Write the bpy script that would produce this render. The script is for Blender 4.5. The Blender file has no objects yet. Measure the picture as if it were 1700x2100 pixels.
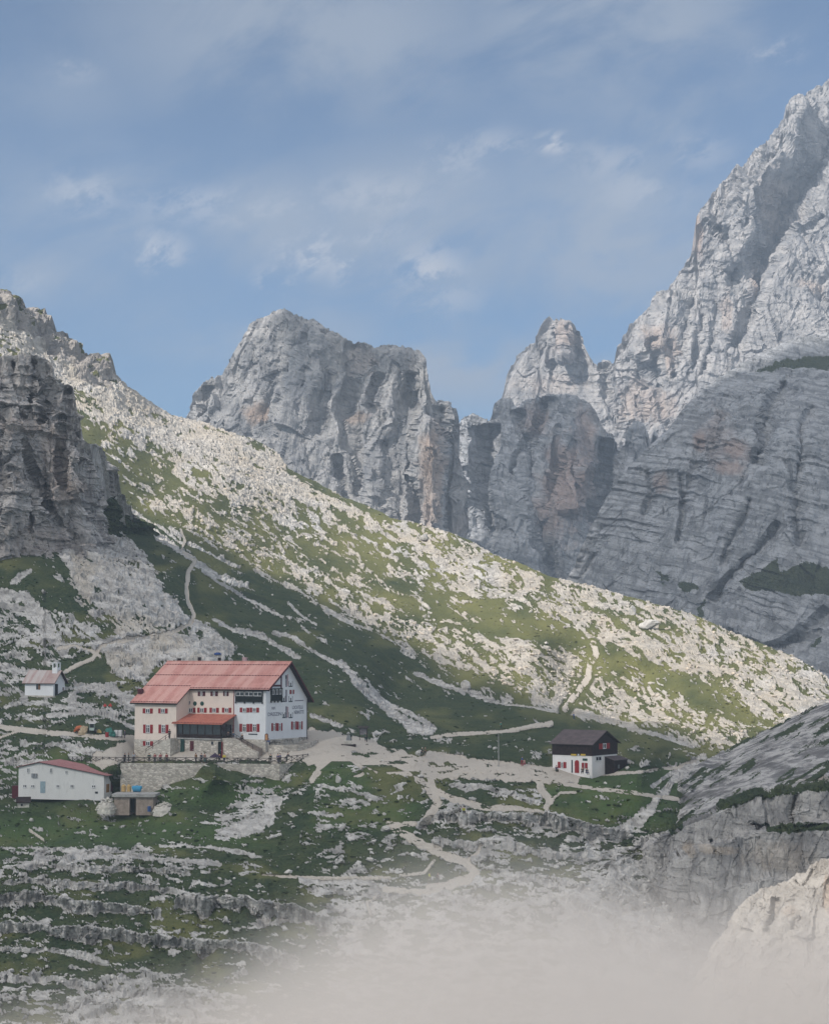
import bpy, bmesh, math, random
import numpy as np
from mathutils import Vector, Matrix
random.seed(7)
RNG = np.random.default_rng(11)
R = math.radians
scene = bpy.context.scene
COL = scene.collection

# ------------------------------------------------------------------ camera model (photograph measured at 1700 x 2100)
CAM = np.array([0.0, 0.0, 18.0])
FPX = 4000.0
PITCH = math.atan(287.0 / FPX)
CP, SP = math.cos(PITCH), math.sin(PITCH)

def unproj(px, py, D):
    """pixel + distance along world y -> world point(s)"""
    px = np.asarray(px, float); py = np.asarray(py, float); D = np.asarray(D, float)
    x = (px - 850) / FPX; yc = (1050 - py) / FPX
    ry = CP - yc * SP; rz = SP + yc * CP
    k = D / ry
    return np.stack([x * k, D + 0 * x, CAM[2] + rz * k], -1)

# ------------------------------------------------------------------ numpy noise
_T = np.random.default_rng(3).random((64, 64, 64), dtype=np.float32) * 2 - 1
def vnoise(p):
    p = np.asarray(p, np.float32)
    i = np.floor(p).astype(np.int32); f = p - i
    f = f * f * f * (f * (f * 6 - 15) + 10)
    a = i & 63; b = (i + 1) & 63
    x0, y0, z0 = a[..., 0], a[..., 1], a[..., 2]; x1, y1, z1 = b[..., 0], b[..., 1], b[..., 2]
    fx, fy, fz = f[..., 0], f[..., 1], f[..., 2]
    c00 = _T[x0, y0, z0] * (1 - fx) + _T[x1, y0, z0] * fx
    c10 = _T[x0, y1, z0] * (1 - fx) + _T[x1, y1, z0] * fx
    c01 = _T[x0, y0, z1] * (1 - fx) + _T[x1, y0, z1] * fx
    c11 = _T[x0, y1, z1] * (1 - fx) + _T[x1, y1, z1] * fx
    return (c00 * (1 - fy) + c10 * fy) * (1 - fz) + (c01 * (1 - fy) + c11 * fy) * fz
_ROT = np.array([[0.36, 0.48, -0.8], [-0.8, 0.6, 0.0], [0.48, 0.64, 0.6]], np.float32)
def fbm(p, octv=4, lac=2.03, gain=0.5, seed=0, kind='f', rot=False):
    p = np.asarray(p, np.float32) + np.float32(seed * 7.13 + 31.7)
    s = 0; a = 1.0; tot = 0
    for o in range(octv):
        n = vnoise(p)
        if kind == 'b': n = np.abs(n) * 2 - 0.75       # billow: rounded tops, sharp clefts
        elif kind == 'r': n = 1 - 2 * np.abs(n) - 0.25   # ridged
        s = s + a * n; tot += a; a *= gain
        p = (p @ _ROT.T if rot else p) * lac + 17.3
    return s / tot
_TJ = np.random.default_rng(8).random((64, 64, 64, 3), dtype=np.float32)
_TG = np.random.default_rng(9).random((64, 64, 64, 4), dtype=np.float32) * 2 - 1
def facet(p, seed=0, tilt=0.8, near=False):
    """broken rock: flat tilted faces with sudden steps between them, about -1..1"""
    sh = p.shape[:-1]; p = (np.asarray(p, np.float32) + np.float32(seed * 5.37 + 40.2)).reshape(-1, 3)
    i = np.floor(p).astype(np.int32); f = p - i
    best = np.full(len(p), 1e9, np.float32); bi = np.zeros((len(p), 3), np.int32); bq = np.zeros((len(p), 3), np.float32)
    for ox in (-1, 0, 1):
        for oy in (-1, 0, 1):
            for oz in (-1, 0, 1):
                o = np.array([ox, oy, oz], np.int32); c = (i + o) & 63
                q = f - o - _TJ[c[:, 0], c[:, 1], c[:, 2]]
                d = q[:, 0] ** 2 + q[:, 1] ** 2 + q[:, 2] ** 2
                m = d < best; best[m] = d[m]; bi[m] = c[m]; bq[m] = q[m]
    g = _TG[bi[:, 0], bi[:, 1], bi[:, 2]]
    return (g[:, 3] * 0.6 + tilt * (bq * g[:, :3]).sum(1)).reshape(sh)
def sstep(a, b, x):
    t = np.clip((x - a) / (b - a), 0, 1); return t * t * (3 - 2 * t)
def polyY(pts, x):
    pts = np.array(pts, float); return np.interp(x, pts[:, 0], pts[:, 1])
def dist_poly(px, py, pts):
    """distance to a polyline, signed side (positive = right of travel) and parameter 0..1"""
    best = np.full(px.shape, 1e9); side = np.zeros(px.shape); par = np.zeros(px.shape)
    n = len(pts) - 1
    for k in range(n):
        ax, ay = pts[k][:2]; bx, by = pts[k + 1][:2]
        dx, dy = bx - ax, by - ay; L2 = dx * dx + dy * dy + 1e-9
        t = np.clip(((px - ax) * dx + (py - ay) * dy) / L2, 0, 1)
        ex = px - (ax + t * dx); ey = py - (ay + t * dy)
        d = np.hypot(ex, ey); m = d < best
        best = np.where(m, d, best)
        side = np.where(m, np.sign(dx * ey - dy * ex), side)
        par = np.where(m, (k + t) / n, par)
    return best, side, par
def in_poly(px, py, pts):
    inside = np.zeros(px.shape, bool); n = len(pts)
    for k in range(n):
        ax, ay = pts[k]; bx, by = pts[(k + 1) % n]
        if ay == by: continue
        c = ((ay > py) != (by > py)) & (px < (bx - ax) * (py - ay) / (by - ay) + ax)
        inside ^= c
    return inside
def soft_poly(px, py, pts, w):
    """1 inside, 0 outside, soft over +-w px"""
    d, _, _ = dist_poly(px, py, list(pts) + [pts[0]])
    sd = np.where(in_poly(px, py, pts), d, -d)
    return sstep(-w, w, sd)

# ------------------------------------------------------------------ tags
def tag(o, label=None, cat=None, group=None, kind=None):
    if label: o['label'] = label
    if cat: o['category'] = cat
    if group: o['group'] = group
    if kind: o['kind'] = kind
    return o

# ------------------------------------------------------------------ materials
MATS = {}
def newmat(name):
    m = bpy.data.materials.new(name); m.use_nodes = True
    nt = m.node_tree; nt.nodes.clear()
    return m, nt
def N(nt, typ, **kw):
    n = nt.nodes.new(typ)
    for k, v in kw.items():
        if k.startswith('i_'):
            n.inputs[k[2:].replace('_', ' ')].default_value = v
        else: setattr(n, k, v)
    return n
def mixc(nt, fac, a, b, blend='MIX'):
    n = nt.nodes.new('ShaderNodeMix'); n.data_type = 'RGBA'; n.blend_type = blend; n.clamp_factor = True
    for sock, v in ((n.inputs[0], fac), (n.inputs[6], a), (n.inputs[7], b)):
        if isinstance(v, (int, float)): sock.default_value = v
        elif isinstance(v, tuple): sock.default_value = (*v[:3], 1)
        else: nt.links.new(v, sock)
    return n.outputs[2]
def mth(nt, op, a, b=None, c=None, clamp=False):
    n = nt.nodes.new('ShaderNodeMath'); n.operation = op; n.use_clamp = clamp
    for k, v in enumerate((a, b, c)):
        if v is None: continue
        if isinstance(v, (int, float)): n.inputs[k].default_value = v
        else: nt.links.new(v, n.inputs[k])
    return n.outputs[0]
def ramp(nt, fac, lo, hi, a=0.0, b=1.0):
    n = nt.nodes.new('ShaderNodeMapRange'); n.interpolation_type = 'SMOOTHSTEP'
    n.inputs[1].default_value = lo; n.inputs[2].default_value = hi; n.inputs[3].default_value = a; n.inputs[4].default_value = b
    nt.links.new(fac, n.inputs[0]); return n.outputs[0]
def noise(nt, scale, detail=4, rough=0.55, stretch=(1, 1, 1), rot=(0, 0, 0), dist=0.0, co=None):
    if co is None: co = nt.nodes.new('ShaderNodeTexCoord').outputs['Object']
    mp = nt.nodes.new('ShaderNodeMapping'); mp.vector_type = 'TEXTURE'; mp.inputs['Scale'].default_value = tuple(1 / q for q in stretch); mp.inputs['Rotation'].default_value = rot
    nt.links.new(co, mp.inputs[0])
    n = nt.nodes.new('ShaderNodeTexNoise'); n.inputs['Scale'].default_value = scale
    n.inputs['Detail'].default_value = detail; n.inputs['Roughness'].default_value = rough; n.inputs['Distortion'].default_value = dist
    nt.links.new(mp.outputs[0], n.inputs['Vector']); return n.outputs['Fac']
def attr(nt, name):
    n = nt.nodes.new('ShaderNodeAttribute'); n.attribute_name = name; return n.outputs['Fac']
def finish(m, nt, color, rough=0.9, bump=None, bdist=0.1, bstr=1.0, metallic=0.0, spec=0.2, emission=None):
    b = nt.nodes.new('ShaderNodeBsdfPrincipled'); out = nt.nodes.new('ShaderNodeOutputMaterial')
    if isinstance(color, tuple): b.inputs['Base Color'].default_value = (*color[:3], 1)
    else: nt.links.new(color, b.inputs['Base Color'])
    if isinstance(rough, (int, float)): b.inputs['Roughness'].default_value = rough
    else: nt.links.new(rough, b.inputs['Roughness'])
    b.inputs['Metallic'].default_value = metallic
    b.inputs['Specular IOR Level'].default_value = spec
    if bump is not None:
        bp = nt.nodes.new('ShaderNodeBump'); bp.inputs['Strength'].default_value = bstr; bp.inputs['Distance'].default_value = bdist
        nt.links.new(bump, bp.inputs['Height']); nt.links.new(bp.outputs[0], b.inputs['Normal'])
    nt.links.new(b.outputs[0], out.inputs[0]); return m
def paint(name, col, rough=0.8, var=0.12, scale=1.5, spec=0.25, metallic=0.0):
    """plain painted or woven surface with a little uneven wear"""
    if name in MATS: return MATS[name]
    m, nt = newmat(name)
    n1 = noise(nt, scale, 5, 0.6); n2 = noise(nt, scale * 9, 3, 0.6)
    f = mth(nt, 'MULTIPLY', n1, n2)
    dark = tuple(c * (1 - 2.2 * var) for c in col)
    c = mixc(nt, ramp(nt, f, 0.12, 0.42), dark, tuple(min(1, c * (1 + 0.4 * var)) for c in col))
    MATS[name] = finish(m, nt, c, rough, n2, 0.02, 0.3, metallic, spec); return MATS[name]

# ------------------------------------------------------------------ mesh builders
def mesh_np(name, V, F4, mats, attrs=None, smooth=False, parent=None, matidx=None):
    me = bpy.data.meshes.new(name)
    nv, nf = len(V), len(F4); k = F4.shape[1]
    me.vertices.add(nv); me.vertices.foreach_set('co', np.ascontiguousarray(V, np.float32).ravel())
    me.loops.add(nf * k); me.loops.foreach_set('vertex_index', np.ascontiguousarray(F4, np.int32).ravel())
    me.polygons.add(nf); me.polygons.foreach_set('loop_start', np.arange(0, nf * k, k, dtype=np.int32))
    try: me.polygons.foreach_set('loop_total', np.full(nf, k, np.int32))
    except Exception: pass
    me.polygons.foreach_set('use_smooth', np.full(nf, smooth, bool))
    for m in (mats if isinstance(mats, (list, tuple)) else [mats]): me.materials.append(m)
    if matidx is not None: me.polygons.foreach_set('material_index', matidx.astype(np.int32))
    me.update(calc_edges=True)
    for an, av in (attrs or {}).items():
        a = me.attributes.new(an, 'FLOAT', 'POINT'); a.data.foreach_set('value', np.ascontiguousarray(av, np.float32).ravel())
    o = bpy.data.objects.new(name, me); COL.objects.link(o)
    if parent: o.parent = parent
    return o
def compact(V, F, attrs):
    used = np.zeros(len(V), bool); used[F.ravel()] = True
    idx = np.cumsum(used) - 1
    return V[used], idx[F], {k: v[used] for k, v in attrs.items()}
def grid_faces(rows, cols):
    i = np.arange(rows - 1)[:, None] * cols + np.arange(cols - 1)[None, :]
    return np.stack([i, i + cols, i + cols + 1, i + 1], -1).reshape(-1, 4)
def grid_normals(P):
    du = np.gradient(P, axis=1); dv = np.gradient(P, axis=0)
    n = np.cross(dv, du); n /= (np.linalg.norm(n, axis=-1, keepdims=True) + 1e-9)
    return n
# ================================================================== LIGHT, SKY, AIR
SUN_EL, SUN_AZ = 40.0, 50.0      # azimuth: degrees to the left of straight behind the camera
to_sun = np.array([-math.sin(R(SUN_AZ)) * math.cos(R(SUN_EL)), -math.cos(R(SUN_AZ)) * math.cos(R(SUN_EL)), math.sin(R(SUN_EL))])

cam = bpy.data.cameras.new('camera'); camo = bpy.data.objects.new('camera', cam); COL.objects.link(camo)
camo.location = CAM; camo.rotation_euler = (R(90) + PITCH, 0, 0)
cam.sensor_fit = 'HORIZONTAL'; cam.sensor_width = 36; cam.lens = 36 * FPX / 1700; cam.clip_start = 1; cam.clip_end = 20000
scene.camera = camo
sl = bpy.data.lights.new('sun', 'SUN'); sl.energy = 5.0; sl.angle = R(0.5); sl.color = (1.0, 0.93, 0.84)
so = bpy.data.objects.new('sun', sl); COL.objects.link(so)
so.rotation_euler = Vector(-to_sun).to_track_quat('-Z', 'Y').to_euler()
so.location = (-300, -300, 600)

world = bpy.data.worlds.new('World'); scene.world = world; world.use_nodes = True
nt = world.node_tree; nt.nodes.clear()
sky = N(nt, 'ShaderNodeTexSky', sky_type='NISHITA', sun_disc=False)
sky.sun_elevation = R(SUN_EL); sky.sun_rotation = math.atan2(to_sun[0], to_sun[1]) ; sky.altitude = 2400; sky.air_density = 1.0; sky.dust_density = 1.2; sky.ozone_density = 1.6
tc = nt.nodes.new('ShaderNodeTexCoord').outputs['Generated']
def dirpt(px, py):
    p = unproj(px, py, 1.0) - CAM; p /= np.linalg.norm(p); return tuple(p)
def blob(px, py, rx, ry, w):
    mp = nt.nodes.new('ShaderNodeMapping'); mp.vector_type = 'POINT'
    d = dirpt(px, py)
    sx, sz = FPX / rx, FPX / ry
    mp.inputs['Location'].default_value = (-d[0] * sx, 0, -d[2] * sz); mp.inputs['Scale'].default_value = (sx, 0, sz)
    nt.links.new(tc, mp.inputs[0])
    l = nt.nodes.new('ShaderNodeVectorMath'); l.operation = 'LENGTH'; nt.links.new(mp.outputs[0], l.inputs[0])
    return ramp(nt, l.outputs['Value'], 1.0, 0.0, 0.0, w)
n_fine = noise(nt, 34, 9, 0.68, (1, 1, 1.9), (0, R(-24), 0), co=tc, dist=0.25)
n_mid = noise(nt, 9.0, 7, 0.6, (1, 1, 2.0), (0, R(-22), 0), co=tc, dist=0.35)
n_big = noise(nt, 4.0, 3, 0.5, (1, 1, 2.0), (0, R(-14), 0), co=tc)
def blobs(L):
    bl = None
    for b in L:
        v = blob(*b); bl = v if bl is None else mth(nt, 'MAXIMUM', bl, v)
    return bl
wide = blobs(((620, 60, 620, 260, .95), (1250, 60, 520, 240, .9), (230, 420, 330, 170, .8), (560, 450, 330, 170, .75), (850, 470, 420, 260, .9), (1250, 480, 420, 330, .85), (1400, 250, 300, 260, .7), (60, 560, 260, 110, .6), (950, 750, 500, 140, .9), (550, 690, 420, 130, .6), (140, 170, 220, 120, .35)))
veil = mth(nt, 'MULTIPLY', mth(nt, 'ADD', wide, 0.12), ramp(nt, n_mid, 0.36, 0.60, 0.12, 1.1), clamp=True)
puff = mth(nt, 'MULTIPLY', blobs(((640, 520, 120, 70, 1.0), (715, 550, 80, 60, .9), (560, 570, 70, 45, .7), (880, 550, 110, 80, 1.0), (325, 515, 95, 65, .9), (1135, 293, 60, 34, 1.2), (170, 395, 130, 70, .6), (620, 430, 130, 60, .6), (930, 330, 130, 70, .5), (1320, 390, 140, 80, .5), (1585, 105, 90, 50, .55), (1430, 310, 110, 60, .45), (30, 575, 90, 40, .5), (510, 435, 90, 50, .6), (150, 140, 80, 40, .45), (430, 420, 260, 60, .6), (760, 400, 200, 70, .6), (1010, 300, 110, 60, .6), (900, 610, 150, 60, .5), (1250, 330, 160, 60, .5), (700, 480, 220, 60, .6))), ramp(nt, n_fine, 0.43, 0.58), clamp=True)
skyc = mixc(nt, 1.0, sky.outputs[0], (0.435, 0.64, 0.765), 'MULTIPLY')
c1 = mixc(nt, mth(nt, 'MULTIPLY', veil, 0.85, clamp=True), skyc, (2.9, 3.4, 4.2))
c2 = mixc(nt, mth(nt, 'MULTIPLY', puff, 0.9), c1, (4.7, 4.9, 5.4))
sep = nt.nodes.new('ShaderNodeSeparateXYZ'); nt.links.new(tc, sep.inputs[0])
over = mth(nt, 'MULTIPLY', ramp(nt, sep.outputs['Z'], 0.36, 0.62), ramp(nt, n_mid, 0.2, 0.6, 0.45, 0.95))    # unseen broken overcast, added overhead to lift and neutralise the ambient light
c2 = mixc(nt, over, c2, (7.2, 7.3, 7.6))
back = mth(nt, 'MULTIPLY', ramp(nt, sep.outputs['Y'], -0.15, -0.7), ramp(nt, sep.outputs['Z'], 0.0, 0.12))    # unseen bright sky added behind the viewer to light camera-facing sides
c2 = mixc(nt, mth(nt, 'MULTIPLY', back, 0.8), c2, (8.6, 8.3, 8.0))
bg = nt.nodes.new('ShaderNodeBackground'); nt.links.new(c2, bg.inputs[0]); bg.inputs[1].default_value = 0.10
wo = nt.nodes.new('ShaderNodeOutputWorld'); nt.links.new(bg.outputs[0], wo.inputs[0])
SKYTOP = (c2, bg)

scene.view_settings.view_transform = 'Standard'; scene.view_settings.look = 'None'
scene.view_settings.gamma = 1; scene.view_settings.exposure = 0.15
scene.render.engine = 'CYCLES'
cy = scene.cycles
cy.use_denoising = True; cy.max_bounces = 5; cy.diffuse_bounces = 2; cy.glossy_bounces = 1; cy.transmission_bounces = 2
cy.volume_bounces = 1; cy.transparent_max_bounces = 10; cy.volume_step_rate = 1.0; cy.volume_max_steps = 64
cy.use_adaptive_sampling = True; cy.adaptive_threshold = 0.02
scene.render.use_persistent_data = False

# the air
HB = bpy.data.meshes.new('haze'); bm = bmesh.new(); bmesh.ops.create_cube(bm, size=1.0)
bm.to_mesh(HB); bm.free(); haze = bpy.data.objects.new('haze', HB); COL.objects.link(haze)
haze.scale = (5200, 4300, 1010); haze.location = (0, 1650, 392)
hm, nt = newmat('haze_air')
vol = nt.nodes.new('ShaderNodeVolumePrincipled'); vol.inputs['Color'].default_value = (0.66, 0.80, 1.0, 1); vol.inputs['Density'].default_value = 1.45e-4
vol.inputs['Anisotropy'].default_value = 0.0
o = nt.nodes.new('ShaderNodeOutputMaterial'); nt.links.new(vol.outputs[0], o.inputs['Volume']); HB.materials.append(hm)
tag(haze, kind='stuff')

# ================================================================== ROCK AND GRASS MATERIALS
def rock_mat(name, streak=None, cracks=1.0, base=(0.36, 0.355, 0.345), dark=(0.17, 0.17, 0.175), warm=(0.40, 0.27, 0.19), k=1.0, bump=1.0, grass=(0.030, 0.052, 0.027), grass2=(0.062, 0.080, 0.036), path=(0.44, 0.405, 0.36), mead=False):
    """k: size of one metre of detail (larger for far rock)"""
    m, nt = newmat(name)
    nb = noise(nt, 0.035 / k, 5, 0.6, (1, 1, 0.45), dist=0.8)
    ns = noise(nt, 0.30 / k, 5, 0.65, (1, 1, 0.22), dist=0.5)
    nf = noise(nt, 1.3 / k, 5, 0.7, (1, 1, 0.8))
    ang_, kx, smin = streak or (-8, 0.12, 0.45)
    st = noise(nt, 0.30 / k, 5, 0.6, (kx, 0.3, 1.6), (0, R(-ang_), 0), dist=0.25)
    ck = noise(nt, 0.22 / k, 4, 0.62, (1, 1, 0.13), dist=0.9)
    c = mixc(nt, ramp(nt, ns, 0.36, 0.58), dark, base)
    c = mixc(nt, ramp(nt, nb, 0.35, 0.7, 0.0, 0.35), c, tuple(min(1, x * 1.22) for x in base))
    c = mixc(nt, ramp(nt, nf, 0.46, 0.32, 0.0, 0.75), c, tuple(x * .8 for x in dark))
    c = mixc(nt, ramp(nt, ck, 0.40, 0.30, 0.0, 0.75 * cracks), c, tuple(x * .7 for x in dark))
    c = mixc(nt, ramp(nt, st, 0.54, 0.40, 0.0, smin), c, dark)
    wt = mth(nt, 'MULTIPLY', attr(nt, 'warm'), ramp(nt, ns, 0.25, 0.6, 0.45, 1.0))
    c = mixc(nt, wt, c, warm)
    h = mth(nt, 'ADD', mth(nt, 'MULTIPLY', ns, 1.6), mth(nt, 'MULTIPLY', nf, 0.7)); h = mth(nt, 'ADD', h, mth(nt, 'MULTIPLY', st, 0.9)); h = mth(nt, 'ADD', h, mth(nt, 'MULTIPLY', ramp(nt, ck, 0.28, 0.42), 0.8 * cracks))
    ga = attr(nt, 'grass')
    n3 = noise(nt, 2.2 / k, 4, 0.7); n4 = noise(nt, 0.16 / k, 4, 0.6)
    gm = mth(nt, 'ADD', ga, mth(nt, 'MULTIPLY', mth(nt, 'SUBTRACT', n3, 0.5), 1.5))
    gf = ramp(nt, gm, 0.42, 0.58)
    g = mixc(nt, ramp(nt, n4, 0.3, 0.7), grass, grass2)
    n6 = noise(nt, 0.9 / k, 3, 0.7, dist=.4)
    g = mixc(nt, ramp(nt, n3, 0.56, 0.36, 0.0, 0.8), g, tuple(x * 0.45 for x in grass)); g = mixc(nt, ramp(nt, n6, 0.54, 0.68, 0.0, 0.55), g, (0.10, 0.105, 0.055))
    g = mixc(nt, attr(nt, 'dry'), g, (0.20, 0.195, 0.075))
    g = mixc(nt, mth(nt, 'MULTIPLY', attr(nt, 'lush'), ramp(nt, n3, .35, .6, .35, .9)), g, (0.060, 0.105, 0.036))
    c = mixc(nt, gf, c, g)
    if mead:
        np_ = noise(nt, 3.0, 4, 0.7); pc = mixc(nt, ramp(nt, np_, 0.3, 0.7), tuple(x * 0.86 for x in path), tuple(x * 1.08 for x in path))
        pf = ramp(nt, mth(nt, 'ADD', attr(nt, 'path'), mth(nt, 'MULTIPLY', mth(nt, 'SUBTRACT', n3, 0.5), 0.35)), 0.4, 0.6)
        c = mixc(nt, pf, c, pc)
        h = mth(nt, 'MULTIPLY', h, mth(nt, 'SUBTRACT', 1.0, mth(nt, 'MULTIPLY', pf, 0.85)))
        h = mth(nt, 'MULTIPLY', h, mth(nt, 'SUBTRACT', 1.0, mth(nt, 'MULTIPLY', gf, 0.5)))
    return finish(m, nt, c, 0.95, h, 0.9 * k * bump, 1.0, spec=0.12)

# ================================================================== NEAR LAND
SKY_A = [(-260, 400), (-120, 500), (0, 592), (25, 604), (45, 622), (70, 628), (88, 634), (95, 672), (112, 680), (140, 690), (160, 712), (176, 724), (200, 735), (218, 748), (232, 772), (250, 790), (300, 818), (345, 846), (380, 857), (420, 866), (470, 888), (520, 903), (560, 925), (590, 960),
         (650, 986), (700, 1013), (760, 1040), (800, 1060), (850, 1070), (905, 1088), (960, 1108), (1020, 1140), (1080, 1160), (1130, 1185), (1200, 1200), (1300, 1225), (1350, 1245), (1420, 1265), (1500, 1300),
         (1560, 1322), (1620, 1347), (1690, 1388), (1750, 1420), (1940, 1500)]
CTRL = [(-220, 2400, 262), (200, 2400, 262), (600, 2400, 260), (1000, 2400, 258), (1400, 2400, 262), (1920, 2400, 270),
        (-220, 2100, 300), (0, 2100, 300), (300, 2100, 300), (600, 2100, 294), (900, 2100, 290), (1200, 2100, 290), (1600, 2100, 305), (1920, 2100, 315),
        (-220, 1900, 328), (0, 1900, 327), (300, 1900, 326), (600, 1900, 320), (900, 1900, 315), (1200, 1900, 317), (1600, 1900, 345),
        (0, 1750, 350), (200, 1745, 351), (400, 1745, 350), (600, 1750, 345), (850, 1750, 338), (1100, 1750, 336), (1300, 1770, 348), (1600, 1720, 390), (1400, 1850, 345),
        (0, 1645, 383), (120, 1636, 389), (40, 1633, 392), (215, 1632, 385.5), (245, 1622, 387.5), (267, 1616, 386), (300, 1660, 378), (450, 1625, 379), (560, 1600, 382), (700, 1600, 377), (880, 1620, 368), (1100, 1650, 356), (1300, 1660, 358), (1400, 1640, 376),
        (250, 1563, 387), (440, 1563, 386), (600, 1555, 390), (330, 1552, 408), (285, 1551, 413), (450, 1553, 403.5), (520, 1550, 401.5), (600, 1531, 405), (628, 1521, 410), (700, 1530, 400), (850, 1545, 394), (1000, 1585, 379), (1140, 1582, 382), (1260, 1588, 381), (1330, 1560, 396),
        (655, 1508, 416), (548, 1543, 400), (450, 1510, 428), (1000, 1520, 430), (1150, 1490, 462), (900, 1500, 452), (780, 1490, 450),
        (150, 1518, 412), (50, 1495, 432), (290, 1613, 385.2), (350, 1594, 384.7), (400, 1582, 384.3), (460, 1573, 384.1), (485, 1575, 383.7), (520, 1582, 383.3), (548, 1590, 383.0), (573, 1599, 382.8), (240, 1500, 420), (80, 1430, 458), (0, 1400, 468), (200, 1400, 466), (-220, 1500, 440), (-220, 1700, 372), (-220, 1250, 520),
        (300, 1300, 512), (0, 1250, 512), (0, 1150, 540), (150, 1150, 548), (300, 1200, 552), (400, 1250, 560), (380, 1130, 622), (500, 1340, 524), (400, 1360, 490),
        (620, 1430, 482), (800, 1450, 520), (750, 1390, 534), (650, 1300, 574), (850, 1385, 592), (1000, 1410, 575), (1150, 1450, 560), (1300, 1492, 540), (1450, 1542, 505), (1350, 1560, 435), (1560, 1600, 490), (1920, 1650, 520),
        (1250, 1540, 440), (560, 1180, 684), (700, 1260, 640), (200, 950, 745), (300, 1040, 712), (450, 1110, 690),
        (1450, 1450, 565), (1600, 1480, 560), (1300, 1350, 622), (1690, 1388, 640), (1920, 1490, 640), (1300, 1226, 722), (1500, 1300, 690), (1000, 1250, 704), (1100, 1330, 640), (900, 1088, 822), (600, 968, 922), (700, 1150, 762),
        (450, 950, 862), (380, 857, 985), (200, 738, 945), (0, 592, 905), (-220, 430, 905), (100, 830, 852), (0, 800, 835), (-220, 750, 850), (-220, 1000, 640), (0, 1000, 640), (120, 1050, 620)]
def tps_fit(c, lam=1e-4):
    c = np.array(c, float); X = c[:, :2] / 500.0; y = 1000.0 / c[:, 2]
    n = len(X); d2 = ((X[:, None] - X[None]) ** 2).sum(-1)
    K = np.where(d2 > 0, 0.5 * d2 * np.log(d2 + 1e-12), 0) + lam * np.eye(n)
    P = np.c_[np.ones(n), X]; A = np.block([[K, P], [P.T, np.zeros((3, 3))]])
    w = np.linalg.solve(A, np.r_[y, 0, 0, 0]); return X, w
def tps_eval(fit, px, py):
    X, w = fit; n = len(X); s = w[n] + w[n + 1] * px / 500.0 + w[n + 2] * py / 500.0
    for k in range(n):
        d2 = (px / 500.0 - X[k, 0]) ** 2 + (py / 500.0 - X[k, 1]) ** 2
        s = s + w[k] * 0.5 * d2 * np.log(d2 + 1e-12)
    return 1000.0 / s
FIT = tps_fit(CTRL)
NC, NR = 940, 740
PXA = np.linspace(-220, 1920, NC)
skyA = polyY(SKY_A, PXA)
YB = 2400.0
tt = np.linspace(0, 1, NR)
PX = np.broadcast_to(PXA, (NR, NC)); PY = skyA[None] + (YB - skyA[None]) * tt[:, None]
# evaluate the smooth depth on a coarse lattice, then refine
cr, cc = NR // 6 + 1, NC // 6 + 1
ri = np.linspace(0, NR - 1, cr); ci = np.linspace(0, NC - 1, cc)
lx = np.arange(-230, 1960, 12.0); ly = np.arange(380, 2430, 12.0)
LX, LY = np.meshgrid(lx, ly); cD = tps_eval(FIT, LX, LY)
def bil(px, py):
    a = np.clip((px - lx[0]) / 12.0, 0, len(lx) - 1.001); b = np.clip((py - ly[0]) / 12.0, 0, len(ly) - 1.001)
    i = a.astype(int); j = b.astype(int); fa = a - i; fb = b - j
    return (cD[j, i] * (1 - fa) + cD[j, i + 1] * fa) * (1 - fb) + (cD[j + 1, i] * (1 - fa) + cD[j + 1, i + 1] * fa) * fb
D0 = bil(PX, PY)

# ---- ledges: (top edge polyline, face height px, strength)
LEDGES = [([(60, 1752), (150, 1745), (262, 1752)], 10, .7), ([(40, 1786), (82, 1782), (230, 1791), (306, 1794), (400, 1802)], 16, 1.0), ([(0, 1818), (50, 1810), (132, 1819), (259, 1825), (353, 1836), (420, 1842)], 18, 1.0),
          ([(-100, 1850), (0, 1848), (59, 1842), (156, 1857), (265, 1869), (340, 1879)], 30, 1.3), ([(352, 1866), (372, 1853), (500, 1854), (600, 1862), (690, 1885)], 42, 1.2),
          ([(-100, 1902), (0, 1900), (65, 1900), (165, 1912), (265, 1922), (359, 1933), (500, 1942), (620, 1965)], 34, 1.3), ([(-100, 1950), (0, 1948), (88, 1951), (176, 1963), (230, 1981)], 16, .9),
          ([(-50, 2000), (100, 2010), (250, 2030), (400, 2040)], 18, .6), ([(100, 2070), (220, 2060), (330, 2075)], 18, .6),
          ([(845, 1690), (880, 1672), (950, 1664), (1060, 1668), (1150, 1672), (1210, 1690), (1300, 1712)], 34, 1.1), ([(915, 1604), (990, 1612), (1060, 1628), (1115, 1640)], 16, .9),
          ([(640, 1612), (700, 1618), (770, 1628)], 9, .6), ([(870, 1735), (960, 1725), (1080, 1740), (1200, 1752), (1290, 1765)], 18, .7), ([(1000, 1790), (1150, 1800), (1300, 1830)], 20, .6),
          ([(620, 1822), (760, 1828), (900, 1826)], 12, .6), ([(1290, 1735), (1340, 1712), (1400, 1700)], 22, .8),
          ([(0, 1400), (60, 1392), (40, 1450)], 1, 0), ([(0, 1448), (60, 1440), (130, 1445), (200, 1462)], 12, .8), ([(60, 1535), (120, 1530), (200, 1545)], 10, .7), ([(0, 1556), (60, 1562), (95, 1560)], 8, .6)]
dD = np.zeros_like(D0); rockL = np.zeros_like(D0)
gy = np.abs(np.gradient(D0, axis=0) / np.gradient(PY, axis=0))
wob = fbm(np.stack([PX / 16, PY / 60, 0 * PX], -1), 3, seed=4) * 4.5 + fbm(np.stack([PX / 5, PY / 30, 0 * PX], -1), 2, seed=5) * 3
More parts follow.
